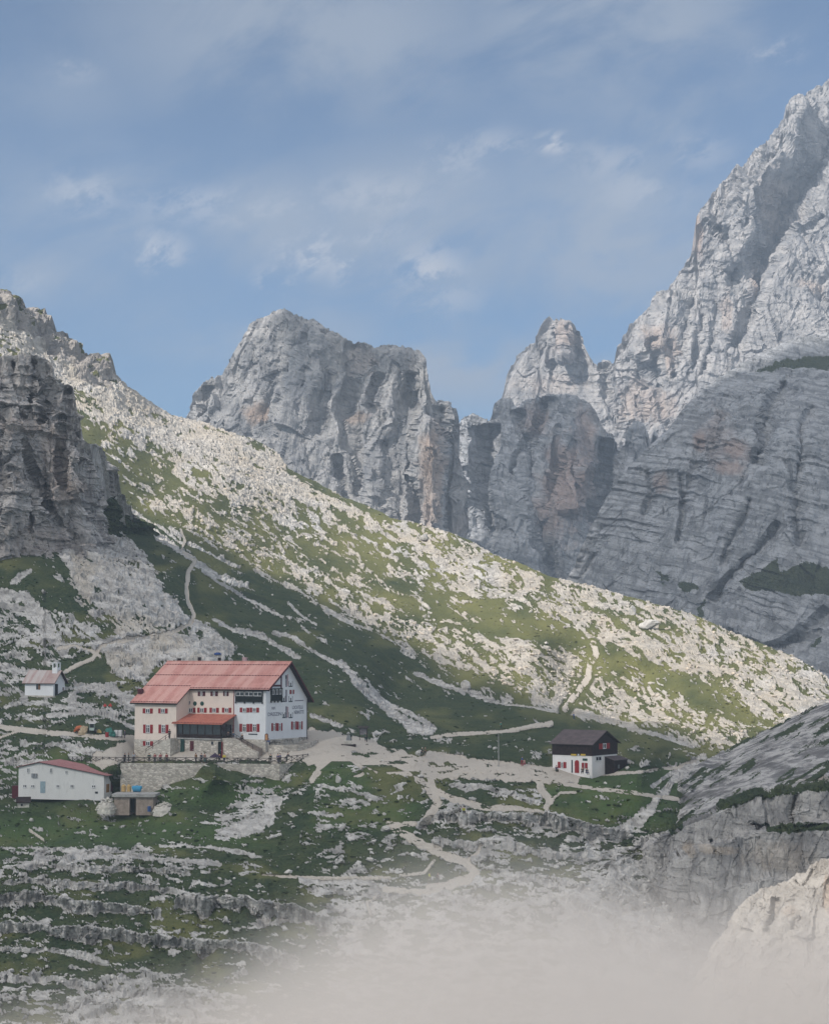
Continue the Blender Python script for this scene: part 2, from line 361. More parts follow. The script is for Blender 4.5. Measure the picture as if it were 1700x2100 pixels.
for pts, h, s in LEDGES:
    if s <= 0: continue
    pa = np.array(pts, float); x0, x1 = pa[0, 0], pa[-1, 0]
    yL = np.interp(PX, pa[:, 0], pa[:, 1]) + wob
    hh = h * (0.66 + 0.5 * fbm(np.stack([PX / 30, 0 * PX, 0 * PX + s], -1), 2, seed=9))
    endf = sstep(x0 - 4, x0 + 22, PX) * sstep(x1 + 4, x1 - 22, PX)
    u = (PY - yL) / hh
    f = np.where(u < 0, -0.5 * np.exp(np.clip(u * 1.2, -20, 0)), np.where(u < 1, -0.5 + u, 0.5 * np.exp(np.clip(-(u - 1) * 1.2, -20, 0))))
    dD += endf * s * f * np.clip(gy, 0.08, 0.2) * hh * 1.15
    rockL = np.maximum(rockL, endf * sstep(-0.22, 0.0, u) * sstep(1.25, 0.85, u) * min(1, s + .2))
D1 = D0 + dD
P = unproj(PX, PY, D1)
Nrm = grid_normals(unproj(PX, PY, D0))

# ---- what grows where: share of bare rock per zone
rr = np.full(D0.shape, 0.11)
def zone(pts, val, w=30):
    global rr
    s = soft_poly(PX, PY, pts, w); rr = rr * (1 - s) + val * s
shade_line = [(160, 885), (205, 935), (235, 975), (300, 1045), (345, 1068), (400, 1090), (480, 1135), (560, 1182), (640, 1225), (700, 1252), (780, 1298), (850, 1335), (900, 1362), (960, 1392), (1040, 1418), (1150, 1452), (1300, 1492), (1450, 1543), (1600, 1600)]
zone([(-260, 300), (400, 300), (600, 950), (900, 1080), (1300, 1215), (1940, 1490), (1940, 1560), (1600, 1500), (1300, 1340), (1000, 1235), (700, 1120), (450, 1040), (250, 900), (100, 800), (-260, 900)], 0.72, 26)
zone([(-260, 560), (60, 650), (230, 780), (420, 870), (620, 985), (700, 1040), (560, 1030), (420, 960), (280, 890), (150, 800), (0, 720), (-260, 640)], 0.93, 18)
zone([(200, 930), (330, 960), (600, 1120), (900, 1240), (1150, 1330), (1200, 1400), (1100, 1440), (850, 1335), (560, 1180), (300, 1040)], 0.36, 16)
zone([(195, 895), (262, 900), (400, 1010), (520, 1090), (470, 1110), (330, 1020), (230, 960)], 0.22, 10)
zone([(585, 962), (640, 962), (760, 1020), (820, 1068), (780, 1070), (680, 1020)], 0.10, 8)
zone([(600, 1020), (760, 1075), (900, 1170), (980, 1250), (900, 1240), (740, 1150), (600, 1060)], 0.30, 16)
zone([(760, 1180), (1000, 1230), (1180, 1290), (1210, 1320), (1120, 1322), (930, 1290), (780, 1230)], 0.13, 14)
zone([(960, 1085), (1100, 1160), (1180, 1195), (1120, 1190), (1000, 1145)], 0.3, 8)
zone([(1220, 1330), (1280, 1345), (1400, 1385), (1520, 1440), (1600, 1485), (1560, 1500), (1440, 1460), (1330, 1410), (1240, 1370)], 0.10, 8)
zone([(1180, 1240), (1330, 1265), (1450, 1310), (1380, 1320), (1260, 1290)], 0.38, 14)
speck = np.zeros_like(D0)
for pts, v, w in (([(480, 1090), (640, 1180), (800, 1270), (1000, 1310), (1200, 1330), (1220, 1350), (1180, 1440), (1060, 1420), (900, 1362), (700, 1252), (520, 1150)], 0.62, 14),
                  ([(1215, 1360), (1330, 1405), (1440, 1455), (1560, 1495), (1500, 1545), (1450, 1543), (1300, 1492), (1175, 1445)], 0.52, 12),
                  ([(300, 1000), (480, 1095), (560, 1160), (520, 1160), (400, 1090), (290, 1035)], 0.55, 10)):
    zone(pts, v, w); speck = np.maximum(speck, soft_poly(PX, PY, pts, w))
zone([(250, 1062), (420, 1090), (700, 1255), (1000, 1405), (1350, 1510), (1400, 1560), (1250, 1530), (1000, 1500), (700, 1500), (560, 1400), (400, 1290), (300, 1150)], 0.06, 18)
zone([(340, 1060), (560, 1170), (800, 1310), (960, 1395), (940, 1405), (700, 1280), (480, 1150), (350, 1090)], 0.33, 8)      # scrub and stones on the shaded edge
zone([(-260, 1200), (30, 1215), (200, 1290), (420, 1290), (500, 1345), (330, 1352), (180, 1345), (-260, 1400)], 0.50, 14)
zone([(120, 1120), (220, 1060), (280, 1130), (370, 1260), (380, 1290), (240, 1300), (160, 1230)], 0.93, 12)
zone([(200, 1310), (320, 1300), (470, 1320), (460, 1362), (330, 1362), (290, 1400), (225, 1392)], 0.97, 7)
zone([(-260, 1130), (0, 1140), (60, 1165), (110, 1150), (110, 1210), (20, 1215), (-260, 1240)], 0.06, 8)
zone([(145, 1360), (210, 1350), (240, 1395), (150, 1400)], 0.05, 6)
zone([(-260, 1380), (60, 1370), (270, 1420), (280, 1470), (150, 1480), (-260, 1480)], 0.47, 10)
zone([(120, 1445), (280, 1450), (270, 1492), (100, 1490)], 0.28, 8)
zone([(-260, 1500), (240, 1530), (240, 1560), (80, 1562), (-260, 1600)], 0.42, 10)
zone([(-260, 1630), (40, 1630), (200, 1660), (360, 1660), (400, 1590), (620, 1585), (600, 1620), (480, 1650), (420, 1740), (100, 1730), (-260, 1700)], 0.07, 12)
zone([(510, 1600), (600, 1590), (590, 1650), (520, 1722), (440, 1722), (450, 1650)], 0.48, 10)
zone([(600, 1625), (880, 1635), (880, 1690), (800, 1790), (600, 1780), (560, 1720)], 0.17, 14)
zone([(880, 1640), (1000, 1650), (1340, 1700), (1400, 1750), (1350, 1830), (1000, 1800), (880, 1760)], 0.40, 14)
zone([(1120, 1600), (1330, 1600), (1330, 1700), (1210, 1680), (1110, 1650)], 0.06, 8)
zone([(1130, 1595), (1390, 1572), (1380, 1610), (1180, 1615)], 0.04, 5)
zone([(20, 1738), (240, 1735), (290, 1770), (420, 1775), (420, 1800), (200, 1795), (60, 1800), (-20, 1830)], 0.6, 8)
zone([(-260, 1800), (400, 1810), (640, 1850), (620, 1990), (300, 1960), (-260, 1960)], 0.17, 12)
zone([(-260, 1990), (100, 2000), (400, 2010), (600, 2100), (600, 2400), (-260, 2400)], 0.40, 20)
zone([(170, 2010), (300, 1990), (440, 2050), (400, 2120), (150, 2120)], 0.75, 20)
zone([(640, 1790), (1300, 1820), (1500, 2100), (700, 2100)], 0.5, 30)
zone([(1260, 1760), (1400, 1760), (1940, 1900), (1940, 2400), (1100, 2400), (1150, 1850)], 0.97, 30)
# patch pattern: streaks run down the slope on the hillside, level on the flats
ang = np.where(PY > 0, 0.0, 0.0)
slope_w = sstep(40, -60, PY - np.interp(PX, [-220, 0, 300, 600, 1300, 1500, 1900], [1250, 1290, 1345, 1500, 1520, 1560, 1600]))
a1 = R(33); u1 = PX * math.cos(a1) + PY * math.sin(a1); v1 = -PX * math.sin(a1) + PY * math.cos(a1)
nz_s = fbm(np.stack([u1 / 38, v1 / 11, 0 * PX], -1), 6, seed=21, gain=0.74)
nz_h = fbm(np.stack([PX / 34, PY / 10, 0 * PX], -1), 6, seed=22, gain=0.74)
nz_f = fbm(np.stack([u1 / 9, v1 / 5, 0 * PX], -1), 3, seed=23, gain=0.7)
nz = nz_s * slope_w + nz_h * (1 - slope_w)
nz = nz * (1 - speck) + (nz_f * 0.75 + 0.25 * nz_s) * speck
def uni(n):  # make the noise uniformly distributed
    s = np.sort(n[::9, ::9].ravel()); return np.interp(n, s, np.linspace(0, 1, len(s)))
nu = uni(nz)
lit0 = PY < polyY([(-260, 700)] + shade_line + [(1940, 1700)], PX)
nz_g = fbm(np.stack([u1 / 26, v1 / 9, 0 * PX], -1), 3, seed=24, gain=.6) + 0.85 * fbm(np.stack([u1 / 7.5, v1 / 4.2, 0 * PX], -1), 3, seed=25, gain=.75)
_s = np.sort(nz_g[lit0][::23]); nu = np.where(lit0, np.interp(nz_g, _s, np.linspace(0, 1, len(_s))), nu)
mw_ = 0.07 + 0.05 * sstep(40, -20, PY - polyY([(-260, 700)] + shade_line + [(1940, 1700)], PX)) + 0.03 * (PY > 1640)
rock = np.clip((rr - nu) / (2 * mw_) + 0.5, 0, 1); rock = rock * rock * (3 - 2 * rock)
rock = np.maximum(rock, np.clip(rockL * 1.3, 0, 1) * sstep(1.0, 0.86, nu * 0.95))
# named bare streaks: (polyline, half width px)
STREAKS = [([(205, 1010), (270, 1060), (345, 1110), (385, 1140), (440, 1180), (500, 1202)], 8), ([(250, 1030), (320, 1075), (372, 1112)], 3), ([(388, 1113), (440, 1140), (490, 1165)], 3), ([(415, 1172), (450, 1195), (520, 1235), (580, 1262)], 3.5),
           ([(590, 1240), (620, 1262), (648, 1282)], 3), ([(672, 1256), (720, 1280), (760, 1292)], 3), ([(700, 1358), (730, 1400), (760, 1432), (800, 1465), (840, 1492), (880, 1502)], 9), ([(1310, 1690), (1345, 1640), (1390, 1595), (1440, 1555)], 9), ([(1340, 1610), (1400, 1575)], 5), ([(1280, 1700), (1320, 1660)], 7), ([(760, 1415), (800, 1445), (850, 1475), (890, 1495)], 6),
           ([(440, 1270), (480, 1290), (530, 1300), (580, 1330), (610, 1350)], 6), ([(560, 1300), (600, 1310), (660, 1345), (690, 1360)], 5), ([(850, 1385), (950, 1415), (1050, 1440), (1150, 1455), (1300, 1500), (1420, 1535)], 5), ([(1100, 1432), (1200, 1462), (1290, 1490)], 9),
           ([(0, 1212), (50, 1225), (90, 1265), (110, 1310)], 12), ([(0, 1240), (60, 1250), (100, 1300)], 7), ([(130, 1330), (100, 1300)], 12), ([(25, 1195), (60, 1172)], 6), ([(150, 1765), (250, 1768), (350, 1775), (450, 1784)], 7), ([(330, 1735), (420, 1742), (520, 1760)], 5),
           ([(560, 1640), (545, 1680), (500, 1700)], 16), ([(0, 1562), (60, 1570), (120, 1574)], 4), ([(100, 1470), (190, 1460), (280, 1495)], 5), ([(160, 1410), (230, 1415), (285, 1455)], 8), ([(0, 1370), (60, 1375), (100, 1380)], 8),
           ([(620, 1812), (720, 1800), (800, 1822), (890, 1830)], 7), ([(530, 1905), (640, 1880), (700, 1860)], 5), ([(300, 1200), (360, 1260), (420, 1300), (470, 1330)], 12), ([(1215, 1725), (1300, 1690), (1335, 1660)], 10), ([(640, 1470), (700, 1490)], 5)]
scree = np.zeros_like(D0)
edge = fbm(np.stack([PX / 11, PY / 11, 0 * PX], -1), 4, seed=31, gain=0.65)
for pts, w in STREAKS:
    d, _, t = dist_poly(PX, PY, pts); s = sstep(1.25, 0.6, d / (w * (1.0 + 1.1 * edge)) )
    scree = np.maximum(scree, s)
# footpaths
PATHS = [([(1215, 1318), (1222, 1338), (1208, 1362), (1206, 1392), (1190, 1412), (1172, 1436), (1160, 1452)], 6.5), ([(400, 1150), (386, 1172), (382, 1205), (384, 1235), (398, 1262), (388, 1284), (350, 1300), (290, 1312), (240, 1318), (205, 1330), (190, 1350), (160, 1362), (135, 1376)], 4.2), ([(376, 1135), (400, 1152)], 3),
         ([(370, 1085), (380, 1110), (372, 1128), (395, 1140)], 2.2),
         ([(-220, 1470), (0, 1490), (60, 1500), (140, 1507), (200, 1514), (290, 1514)], 5.5), ([(210, 1560), (250, 1540), (300, 1520)], 18), ([(245, 1552), (340, 1550), (450, 1552), (560, 1548), (640, 1540)], 9),
         ([(560, 1545), (640, 1540), (700, 1545)], 18), ([(620, 1512), (660, 1512), (720, 1522), (780, 1545), (850, 1562), (900, 1572)], 16), ([(640, 1555), (720, 1560), (800, 1575), (880, 1585), (950, 1580), (1040, 1590), (1120, 1590), (1180, 1592)], 14), ([(880, 1548), (960, 1565), (1060, 1575), (1130, 1582)], 8),
         ([(880, 1590), (890, 1620), (925, 1640), (985, 1655), (1060, 1660), (1110, 1668)], 7), ([(860, 1600), (885, 1625), (900, 1650), (885, 1668), (870, 1690)], 9), ([(800, 1692), (830, 1710), (870, 1735), (920, 1758), (955, 1772), (975, 1790), (960, 1808), (920, 1818), (880, 1822)], 9), ([(850, 1690), (800, 1692)], 7),
         ([(885, 1512), (950, 1505), (1030, 1500), (1090, 1488), (1130, 1483)], 4), ([(1105, 1595), (1110, 1620), (1130, 1640), (1120, 1655)], 7), ([(1115, 1600), (1200, 1615), (1290, 1625), (1340, 1632), (1400, 1640)], 4), ([(1180, 1592), (1290, 1585), (1390, 1575), (1430, 1562)], 3.5),
         ([(640, 1600), (660, 1575), (700, 1560)], 7), ([(715, 1600), (745, 1590)], 3), ([(1130, 1640), (1150, 1625), (1180, 1625)], 2.5), ([(960, 1765), (980, 1750), (985, 1735)], 4), ([(820, 1795), (870, 1790), (890, 1765)], 3), ([(955, 1800), (880, 1830), (790, 1825)], 7), ([(770, 1840), (752, 1850), (760, 1875)], 3), ([(540, 1800), (700, 1800), (800, 1800)], 3),
         ([(205, 1345), (185, 1335), (150, 1325), (120, 1330)], 3), ([(0, 1512), (40, 1500)], 3), ([(40, 1632), (230, 1640)], 2.5), ([(60, 1700), (90, 1722)], 2)]
pathm = np.zeros_like(D0)
for pts, w in PATHS:
    d, _, t = dist_poly(PX, PY, pts); pathm = np.maximum(pathm, sstep(1.2, 0.8, d / (w * (1.0 + 0.55 * edge))))
for pts, w in (([(655, 1582), (680, 1562), (720, 1562), (738, 1580), (700, 1592)], 4), ([(655, 1600), (700, 1590), (745, 1600), (720, 1612), (670, 1612)], 3), ([(740, 1570), (800, 1572), (830, 1584), (780, 1586)], 3), ([(800, 1600), (860, 1620), (870, 1640), (760, 1625), (740, 1605)], 4)):
    pathm *= 1 - soft_poly(PX, PY, pts, w)        # grass islands between the trodden lines
pathm *= 1 - 0.6 * sstep(0.80, 0.90, nu) * (PX > 700)
rock = np.maximum(rock, scree)
d_, _, _ = dist_poly(PX, PY, PATHS[0][0]); rock *= 1 - 0.75 * sstep(22, 9, d_)
grass = 1 - rock
warm = 0.55 * speck + 0.5 * soft_poly(PX, PY, [(120, 1120), (170, 1130), (230, 1200), (330, 1290), (470, 1320), (470, 1362), (280, 1400), (220, 1380), (160, 1230)], 16) * sstep(-0.1, 0.35, fbm(np.stack([PX / 40, PY / 40, 0 * PX], -1), 3, seed=40))
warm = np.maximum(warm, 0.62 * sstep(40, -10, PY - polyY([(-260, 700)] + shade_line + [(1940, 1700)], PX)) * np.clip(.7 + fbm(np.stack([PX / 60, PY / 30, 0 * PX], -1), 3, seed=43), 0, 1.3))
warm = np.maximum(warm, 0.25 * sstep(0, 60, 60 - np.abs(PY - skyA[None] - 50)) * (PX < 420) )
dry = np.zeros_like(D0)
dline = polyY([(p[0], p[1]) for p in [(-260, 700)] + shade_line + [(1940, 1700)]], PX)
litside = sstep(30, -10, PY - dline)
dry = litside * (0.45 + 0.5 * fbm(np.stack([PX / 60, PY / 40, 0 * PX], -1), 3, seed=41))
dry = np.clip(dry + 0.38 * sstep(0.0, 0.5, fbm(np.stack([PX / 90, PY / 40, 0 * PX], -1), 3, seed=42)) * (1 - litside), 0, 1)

# ---- relief
flat = np.maximum(pathm, 0)
for c in ((400, 1535, 190, 45), (1200, 1585, 110, 22), (140, 1600, 130, 45), (85, 1425, 60, 22), (275, 1650, 70, 25), (700, 1545, 100, 30)):
    flat = np.maximum(flat, sstep(1.25, 0.8, np.hypot((PX - c[0]) / c[2], (PY - c[1]) / c[3])))
big = fbm(P / 34, 3, seed=50) * 2.2
Pv = P * np.array([1, 1, 0.55])
wp_ = P + fbm(P / 9, 2, seed=57)[..., None] * 1.5
fc1 = facet(wp_ * np.array([1, 1, .7]) / 5.5, 1); fc2 = facet(wp_ / 2.1, 2); fc3 = facet(wp_ / 1.1, 3)
rk1 = 0.45 * fbm(Pv / 9, 3, seed=51, kind='b', gain=0.6, rot=True) + 0.55 * fc1
rk2 = fc2 * 1.1 + fc3 * .5
gr1 = fbm(P / 5.0, 4, seed=53)
rb = np.clip(rock, 0, 1) * (1 - flat)
far = np.clip(D0 / 450, 0.8, 2)
rough_zone = sstep(0.55, 0.85, rr)
dn = big * (1 - flat) * 0.8 + rb * ((rk1 + 0.35) * (0.75 + 0.9 * rough_zone) + rk2 * 0.35 * far) + (1 - rb) * gr1 * 0.28 * (1 - flat)
dn -= rb * litside * (rk1 * 0.95 + rk2 * .2)
outc = sstep(1.0, 0.3, np.abs(PY - skyA[None]) / 90) * sstep(260, 200, PX)            # broken crest at the top left
dn += outc * (fbm(Pv / 12, 4, seed=55, kind='b') + 0.3) * 7
dn += scree * (1 - flat) * -0.25
vcl = (rockL * (1 - flat))[..., None]
P2 = P + Nrm * dn[..., None]
P2 += vcl * np.array([0, -1, 0.0]) * (facet(np.stack([P[..., 0] / 1.9, P[..., 1] / 6, P[..., 2] / 3.2], -1), 4)[..., None] * 1.0 + facet(P / np.array([.8, 1, 1.0]), 5)[..., None] * .35)
GROUND_P = P2
def ground(px, py):
    c = np.interp(px, PXA, np.arange(NC)); s = polyY(SKY_A, px); r = (py - s) / (YB - s) * (NR - 1)
    r = min(max(r, 0), NR - 1.001); c = min(max(c, 0), NC - 1.001)
    r0, c0 = int(r), int(c); fr, fc = r - r0, c - c0
    return Vector(((P2[r0, c0] * (1 - fr) + P2[r0 + 1, c0] * fr) * (1 - fc) + (P2[r0, c0 + 1] * (1 - fr) + P2[r0 + 1, c0 + 1] * fr) * fc))
def polys0(L):
    s = np.zeros_like(D0)
    for p in L: s = np.maximum(s, soft_poly(PX, PY, p, 22))
    return s * np.clip(.75 + .8 * fbm(np.stack([PX / 40, PY / 16, 0 * PX], -1), 4, seed=77), 0, 1)
# back side behind the skyline and the valley in front of the frame
top = P2[0]; backs = []
for k in range(1, 9):
    q = top.copy(); q[:, 1] += 9 * k ** 1.5; q[:, 2] -= 3.0 * k ** 1.7 + 1.5 * fbm(q / 8, 2, seed=60); backs.append(q)
front = []
bot = P2[-1]
for k in range(1, 7):
    q = bot.copy(); q[:, 1] -= 22 * k; q[:, 2] = bot[:, 2] * (1 - k * 0.02) - 4 * k + 2 * fbm(q / 20, 2, seed=61); q[:, 0] *= (q[:, 1] / bot[:, 1]) ** 0.4; front.append(q)
G = np.concatenate([np.array(backs)[::-1], P2, np.array(front)], 0)
NB = len(backs)
def ext(a, hi=None): return np.concatenate([np.repeat(a[:1], NB, 0), a, np.repeat(a[-1:], len(front), 0)], 0)
lush = polys0([[(1120, 1595), (1400, 1570), (1390, 1690), (1210, 1685), (1110, 1650)], [(640, 1560), (760, 1550), (760, 1625), (640, 1625)], [(330, 1600), (600, 1590), (560, 1640), (300, 1650)], [(-260, 1650), (420, 1660), (560, 1740), (60, 1745), (-260, 1800)], [(640, 1640), (860, 1640), (850, 1700), (640, 1700)], [(-260, 1560), (230, 1545), (210, 1575), (-260, 1640)]])
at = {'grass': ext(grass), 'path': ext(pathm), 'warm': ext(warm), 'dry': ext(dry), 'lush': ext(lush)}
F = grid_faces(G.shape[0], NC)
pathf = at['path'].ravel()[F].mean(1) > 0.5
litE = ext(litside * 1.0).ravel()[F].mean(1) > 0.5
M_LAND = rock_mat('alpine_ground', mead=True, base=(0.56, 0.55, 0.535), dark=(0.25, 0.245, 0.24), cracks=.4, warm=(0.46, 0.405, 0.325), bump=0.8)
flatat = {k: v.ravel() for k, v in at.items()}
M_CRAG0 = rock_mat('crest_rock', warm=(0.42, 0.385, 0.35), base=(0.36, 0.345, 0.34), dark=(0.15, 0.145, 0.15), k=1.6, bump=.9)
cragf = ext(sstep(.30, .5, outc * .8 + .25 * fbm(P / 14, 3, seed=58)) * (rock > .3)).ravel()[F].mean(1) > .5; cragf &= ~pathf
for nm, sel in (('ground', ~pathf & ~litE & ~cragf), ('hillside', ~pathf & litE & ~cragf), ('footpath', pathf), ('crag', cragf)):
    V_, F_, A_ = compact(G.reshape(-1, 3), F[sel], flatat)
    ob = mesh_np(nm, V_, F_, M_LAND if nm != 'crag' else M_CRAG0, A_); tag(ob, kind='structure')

# ================================================================== ROCK LAYERS
def layer(name, sil, bottom, Dtop, Dbot, step=2.6, feats=(), amp=1.0, scale=1.0, strata=0.0, tilt=0.0, mat=None, grassf=None, warmf=None, rag=0.0, seed=0, back=6, dome=None, x0=None, x1=None, vst=0.25, facets=1.0, calm=None):
    x0 = sil[0][0] if x0 is None else x0; x1 = sil[-1][0] if x1 is None else x1
    nc = int((x1 - x0) / step); px = np.linspace(x0, x1, nc)
    s = polyY(sil, px); s = s + rag * fbm(np.stack([px / 9, 0 * px, 0 * px + seed], -1), 4, kind='b', gain=.65)
    b = polyY(bottom, px); nr = max(20, int((b - s).max() / step)); t = np.linspace(0, 1, nr)[:, None]
    X = np.broadcast_to(px, (nr, nc)); Y = s[None] + (b - s)[None] * t
    dt = polyY(Dtop, px)[None]; db = polyY(Dbot, px)[None]
    yr = (b.max() - Y) / (b.max() - s.min())
    D = db + (dt - db) * yr
    if dome is not None: D = dome(X, Y, D)
    m = D / FPX                                  # metres per pixel
    for kind, pts, wl, wr, a in feats:
        wx = X + 7 * fbm(np.stack([X / 40, Y / 40, 0 * X + seed], -1), 3, seed=seed + 3)
        d, sd, par = dist_poly(wx, Y, pts)
        w = np.where(sd > 0, wl, wr)             # travelling down the picture: sd > 0 is the left side
        prof = np.clip(1 - d / w, 0, 1); prof = prof if kind == 'g' else prof * prof * (3 - 2 * prof)
        prof = prof * sstep(0, 0.08, par + 0.02) * sstep(1.0, 0.9, par - 0.02)
        D = D + (a if kind == 'g' else -a) * prof
    P = unproj(X, Y, D)
    Q = P / scale
    wv = fbm(Q / 60, 3, seed=seed)[..., None] * np.array([14, 0, 6])
    Qw = Q + wv
    S = np.array([1, 0.6, vst])
    edgef = sstep(0, 1, np.minimum(1, t * (nr * step) / 26)) * 0.85 + 0.15
    o1 = fbm(Qw * S / 26, 3, seed=seed + 1, kind='b', gain=0.5) * 11
    o2 = fbm(Qw * S / 8, 3, seed=seed + 2, kind='b', gain=0.6, rot=False) * 3.6
    o3 = fbm(Qw * np.array([1, 1, .5]) / 3.0, 3, seed=seed + 5, kind='b', gain=0.65, rot=True) * 1.3
    jt = Q + fbm(Q / 16, 3, seed=seed + 20)[..., None] * np.array([3.5, 3.5, 2.0])
    jt2 = jt @ np.array([[1, 0, .14], [0, 1, 0], [-.10, 0, 1]])
    fA = facet(jt2 / np.array([15, 15, 34.]), seed) * 5.5; fB = facet(jt2 / np.array([5.2, 6, 13.]), seed + 1) * 2.5; fC = facet(jt / np.array([2.1, 2.4, 3.4]), seed + 2) * 1.0
    o4 = fbm(Qw * np.array([1, 1, 0.10]) / 6.0, 3, seed=seed + 9, kind='b', gain=0.6) * 3.0 * np.clip(0.6 + fbm(Q / 40, 2, seed=seed + 10) * 1.5, 0, 1.4)
    h = (o1 * .62 * edgef + o2 * .45 * edgef + o3 * .4 + o4 * .7 + (fA * edgef + fB + fC) * facets) * amp * scale
    if strata:
        zz = Q[..., 2] + tilt * Q[..., 0] + 4.0 * fbm(Q / 34, 4, seed=seed + 6)
        ph = zz / 7.0 + 1.2 * fbm(np.stack([zz / 9, 0 * zz, 0 * zz + 3], -1), 2, seed=seed + 7); fr_ = ph - np.floor(ph)
        ph2 = zz / 2.3; f2 = ph2 - np.floor(ph2)
        h = h + strata * scale * np.clip(0.5 + 1.6 * fbm(Q / 22, 3, seed=seed + 8), 0.1, 1.6) * ((1 - fr_) ** 2 * 1.6 + (1 - f2) * 0.45)
    if calm is not None: h = h * calm(X, Y)
    nrm = grid_normals(unproj(X, Y, D)); nrm = nrm * np.array([0.8, 1, 0.5]); nrm /= np.linalg.norm(nrm, axis=-1, keepdims=True)
    P = P + nrm * h[..., None]
    top = P[0]; bk = []
    for k in range(1, back + 1):
        q = top.copy(); q[:, 1] += m.mean() * 22 * k ** 1.3; q[:, 2] -= m.mean() * 14 * k ** 1.5; bk.append(q)
    G = np.concatenate([np.array(bk)[::-1], P], 0)
    def e(a): return np.concatenate([np.repeat(a[:1], back, 0), a], 0)
    gr = grassf(X, Y) if grassf else np.zeros(X.shape); wm = warmf(X, Y, P) if warmf else np.zeros(X.shape)
    at = {'grass': e(gr).ravel(), 'warm': e(wm).ravel(), 'dry': np.zeros(G.shape[0] * nc), 'path': np.zeros(G.shape[0] * nc)}
    mi = None
    if isinstance(mat, tuple): mi = (e((Y < mat[2](X)) * 1).ravel()[grid_faces(G.shape[0], nc)].mean(1) > .5).astype(int); mat = [mat[0], mat[1]]
    ob = mesh_np(name, G.reshape(-1, 3), grid_faces(G.shape[0], nc), mat, at, matidx=mi)
    return ob, P

def spots(lst, soft=0.45, sc=16, seed=70):
    def f(X, Y, P=None):
        e = 1 + 0.6 * fbm(np.stack([X / sc, Y / (sc * 1.7), 0 * X], -1), 4, seed=seed, gain=.6)
        s = np.zeros(X.shape)
        for cx, cy, rx, ry, a in lst:
            d = np.hypot((X - cx) / rx, (Y - cy) / ry) / np.clip(e, .3, 2); s = np.maximum(s, a * sstep(1 + soft, 1 - soft, d))
        return s
    return f
def polys(lst, sc=14, seed=71, w=5):
    def f(X, Y, P=None):
        dx = 9 * fbm(np.stack([X / sc, Y / sc, 0 * X], -1), 4, seed=seed, gain=.65); dy = 9 * fbm(np.stack([X / sc, Y / sc, 0 * X + 9], -1), 4, seed=seed, gain=.65)
        s = np.zeros(X.shape)
        for pts in lst: s = np.maximum(s, soft_poly(X + dx, Y + dy, pts, w))
        return s
    return f
M_FAR = rock_mat('far_dolomite', base=(0.47, 0.46, 0.455), dark=(0.25, 0.255, 0.27), warm=(0.46, 0.33, 0.25), k=4.0, bump=0.8)
M_PEAK = rock_mat('peak_dolomite', streak=(-7, .10, .35), base=(0.41, 0.398, 0.395), dark=(0.21, 0.215, 0.23), warm=(0.48, 0.35, 0.27), k=4.5, bump=0.7)
M_MID = rock_mat('dome_dolomite', streak=(-16, .06, .85), base=(0.40, 0.412, 0.435), dark=(0.20, 0.21, 0.225), warm=(0.40, 0.26, 0.20), k=1.7, bump=0.9, grass=(0.045, 0.062, 0.035), grass2=(0.07, 0.085, 0.045))
M_CRAG = rock_mat('crag_rock', base=(0.54, 0.515, 0.50), dark=(0.22, 0.21, 0.21), warm=(0.36, 0.26, 0.20), k=1.6, bump=0.9)
M_SCREE = rock_mat('ribbed_scree', streak=(33, .06, .85), cracks=.25, base=(0.50, 0.49, 0.485), dark=(0.13, 0.13, 0.135), warm=(0.44, 0.36, 0.28), k=1.1, bump=.9)
M_CLIFF = rock_mat('cliff_rock', base=(0.42, 0.41, 0.40), dark=(0.17, 0.17, 0.175), warm=(0.40, 0.32, 0.24), k=1.0, bump=0.8)
M_FORE = rock_mat('pale_limestone', base=(0.385, 0.365, 0.34), dark=(0.25, 0.235, 0.22), warm=(0.46, 0.36, 0.28), k=0.35, bump=0.7)

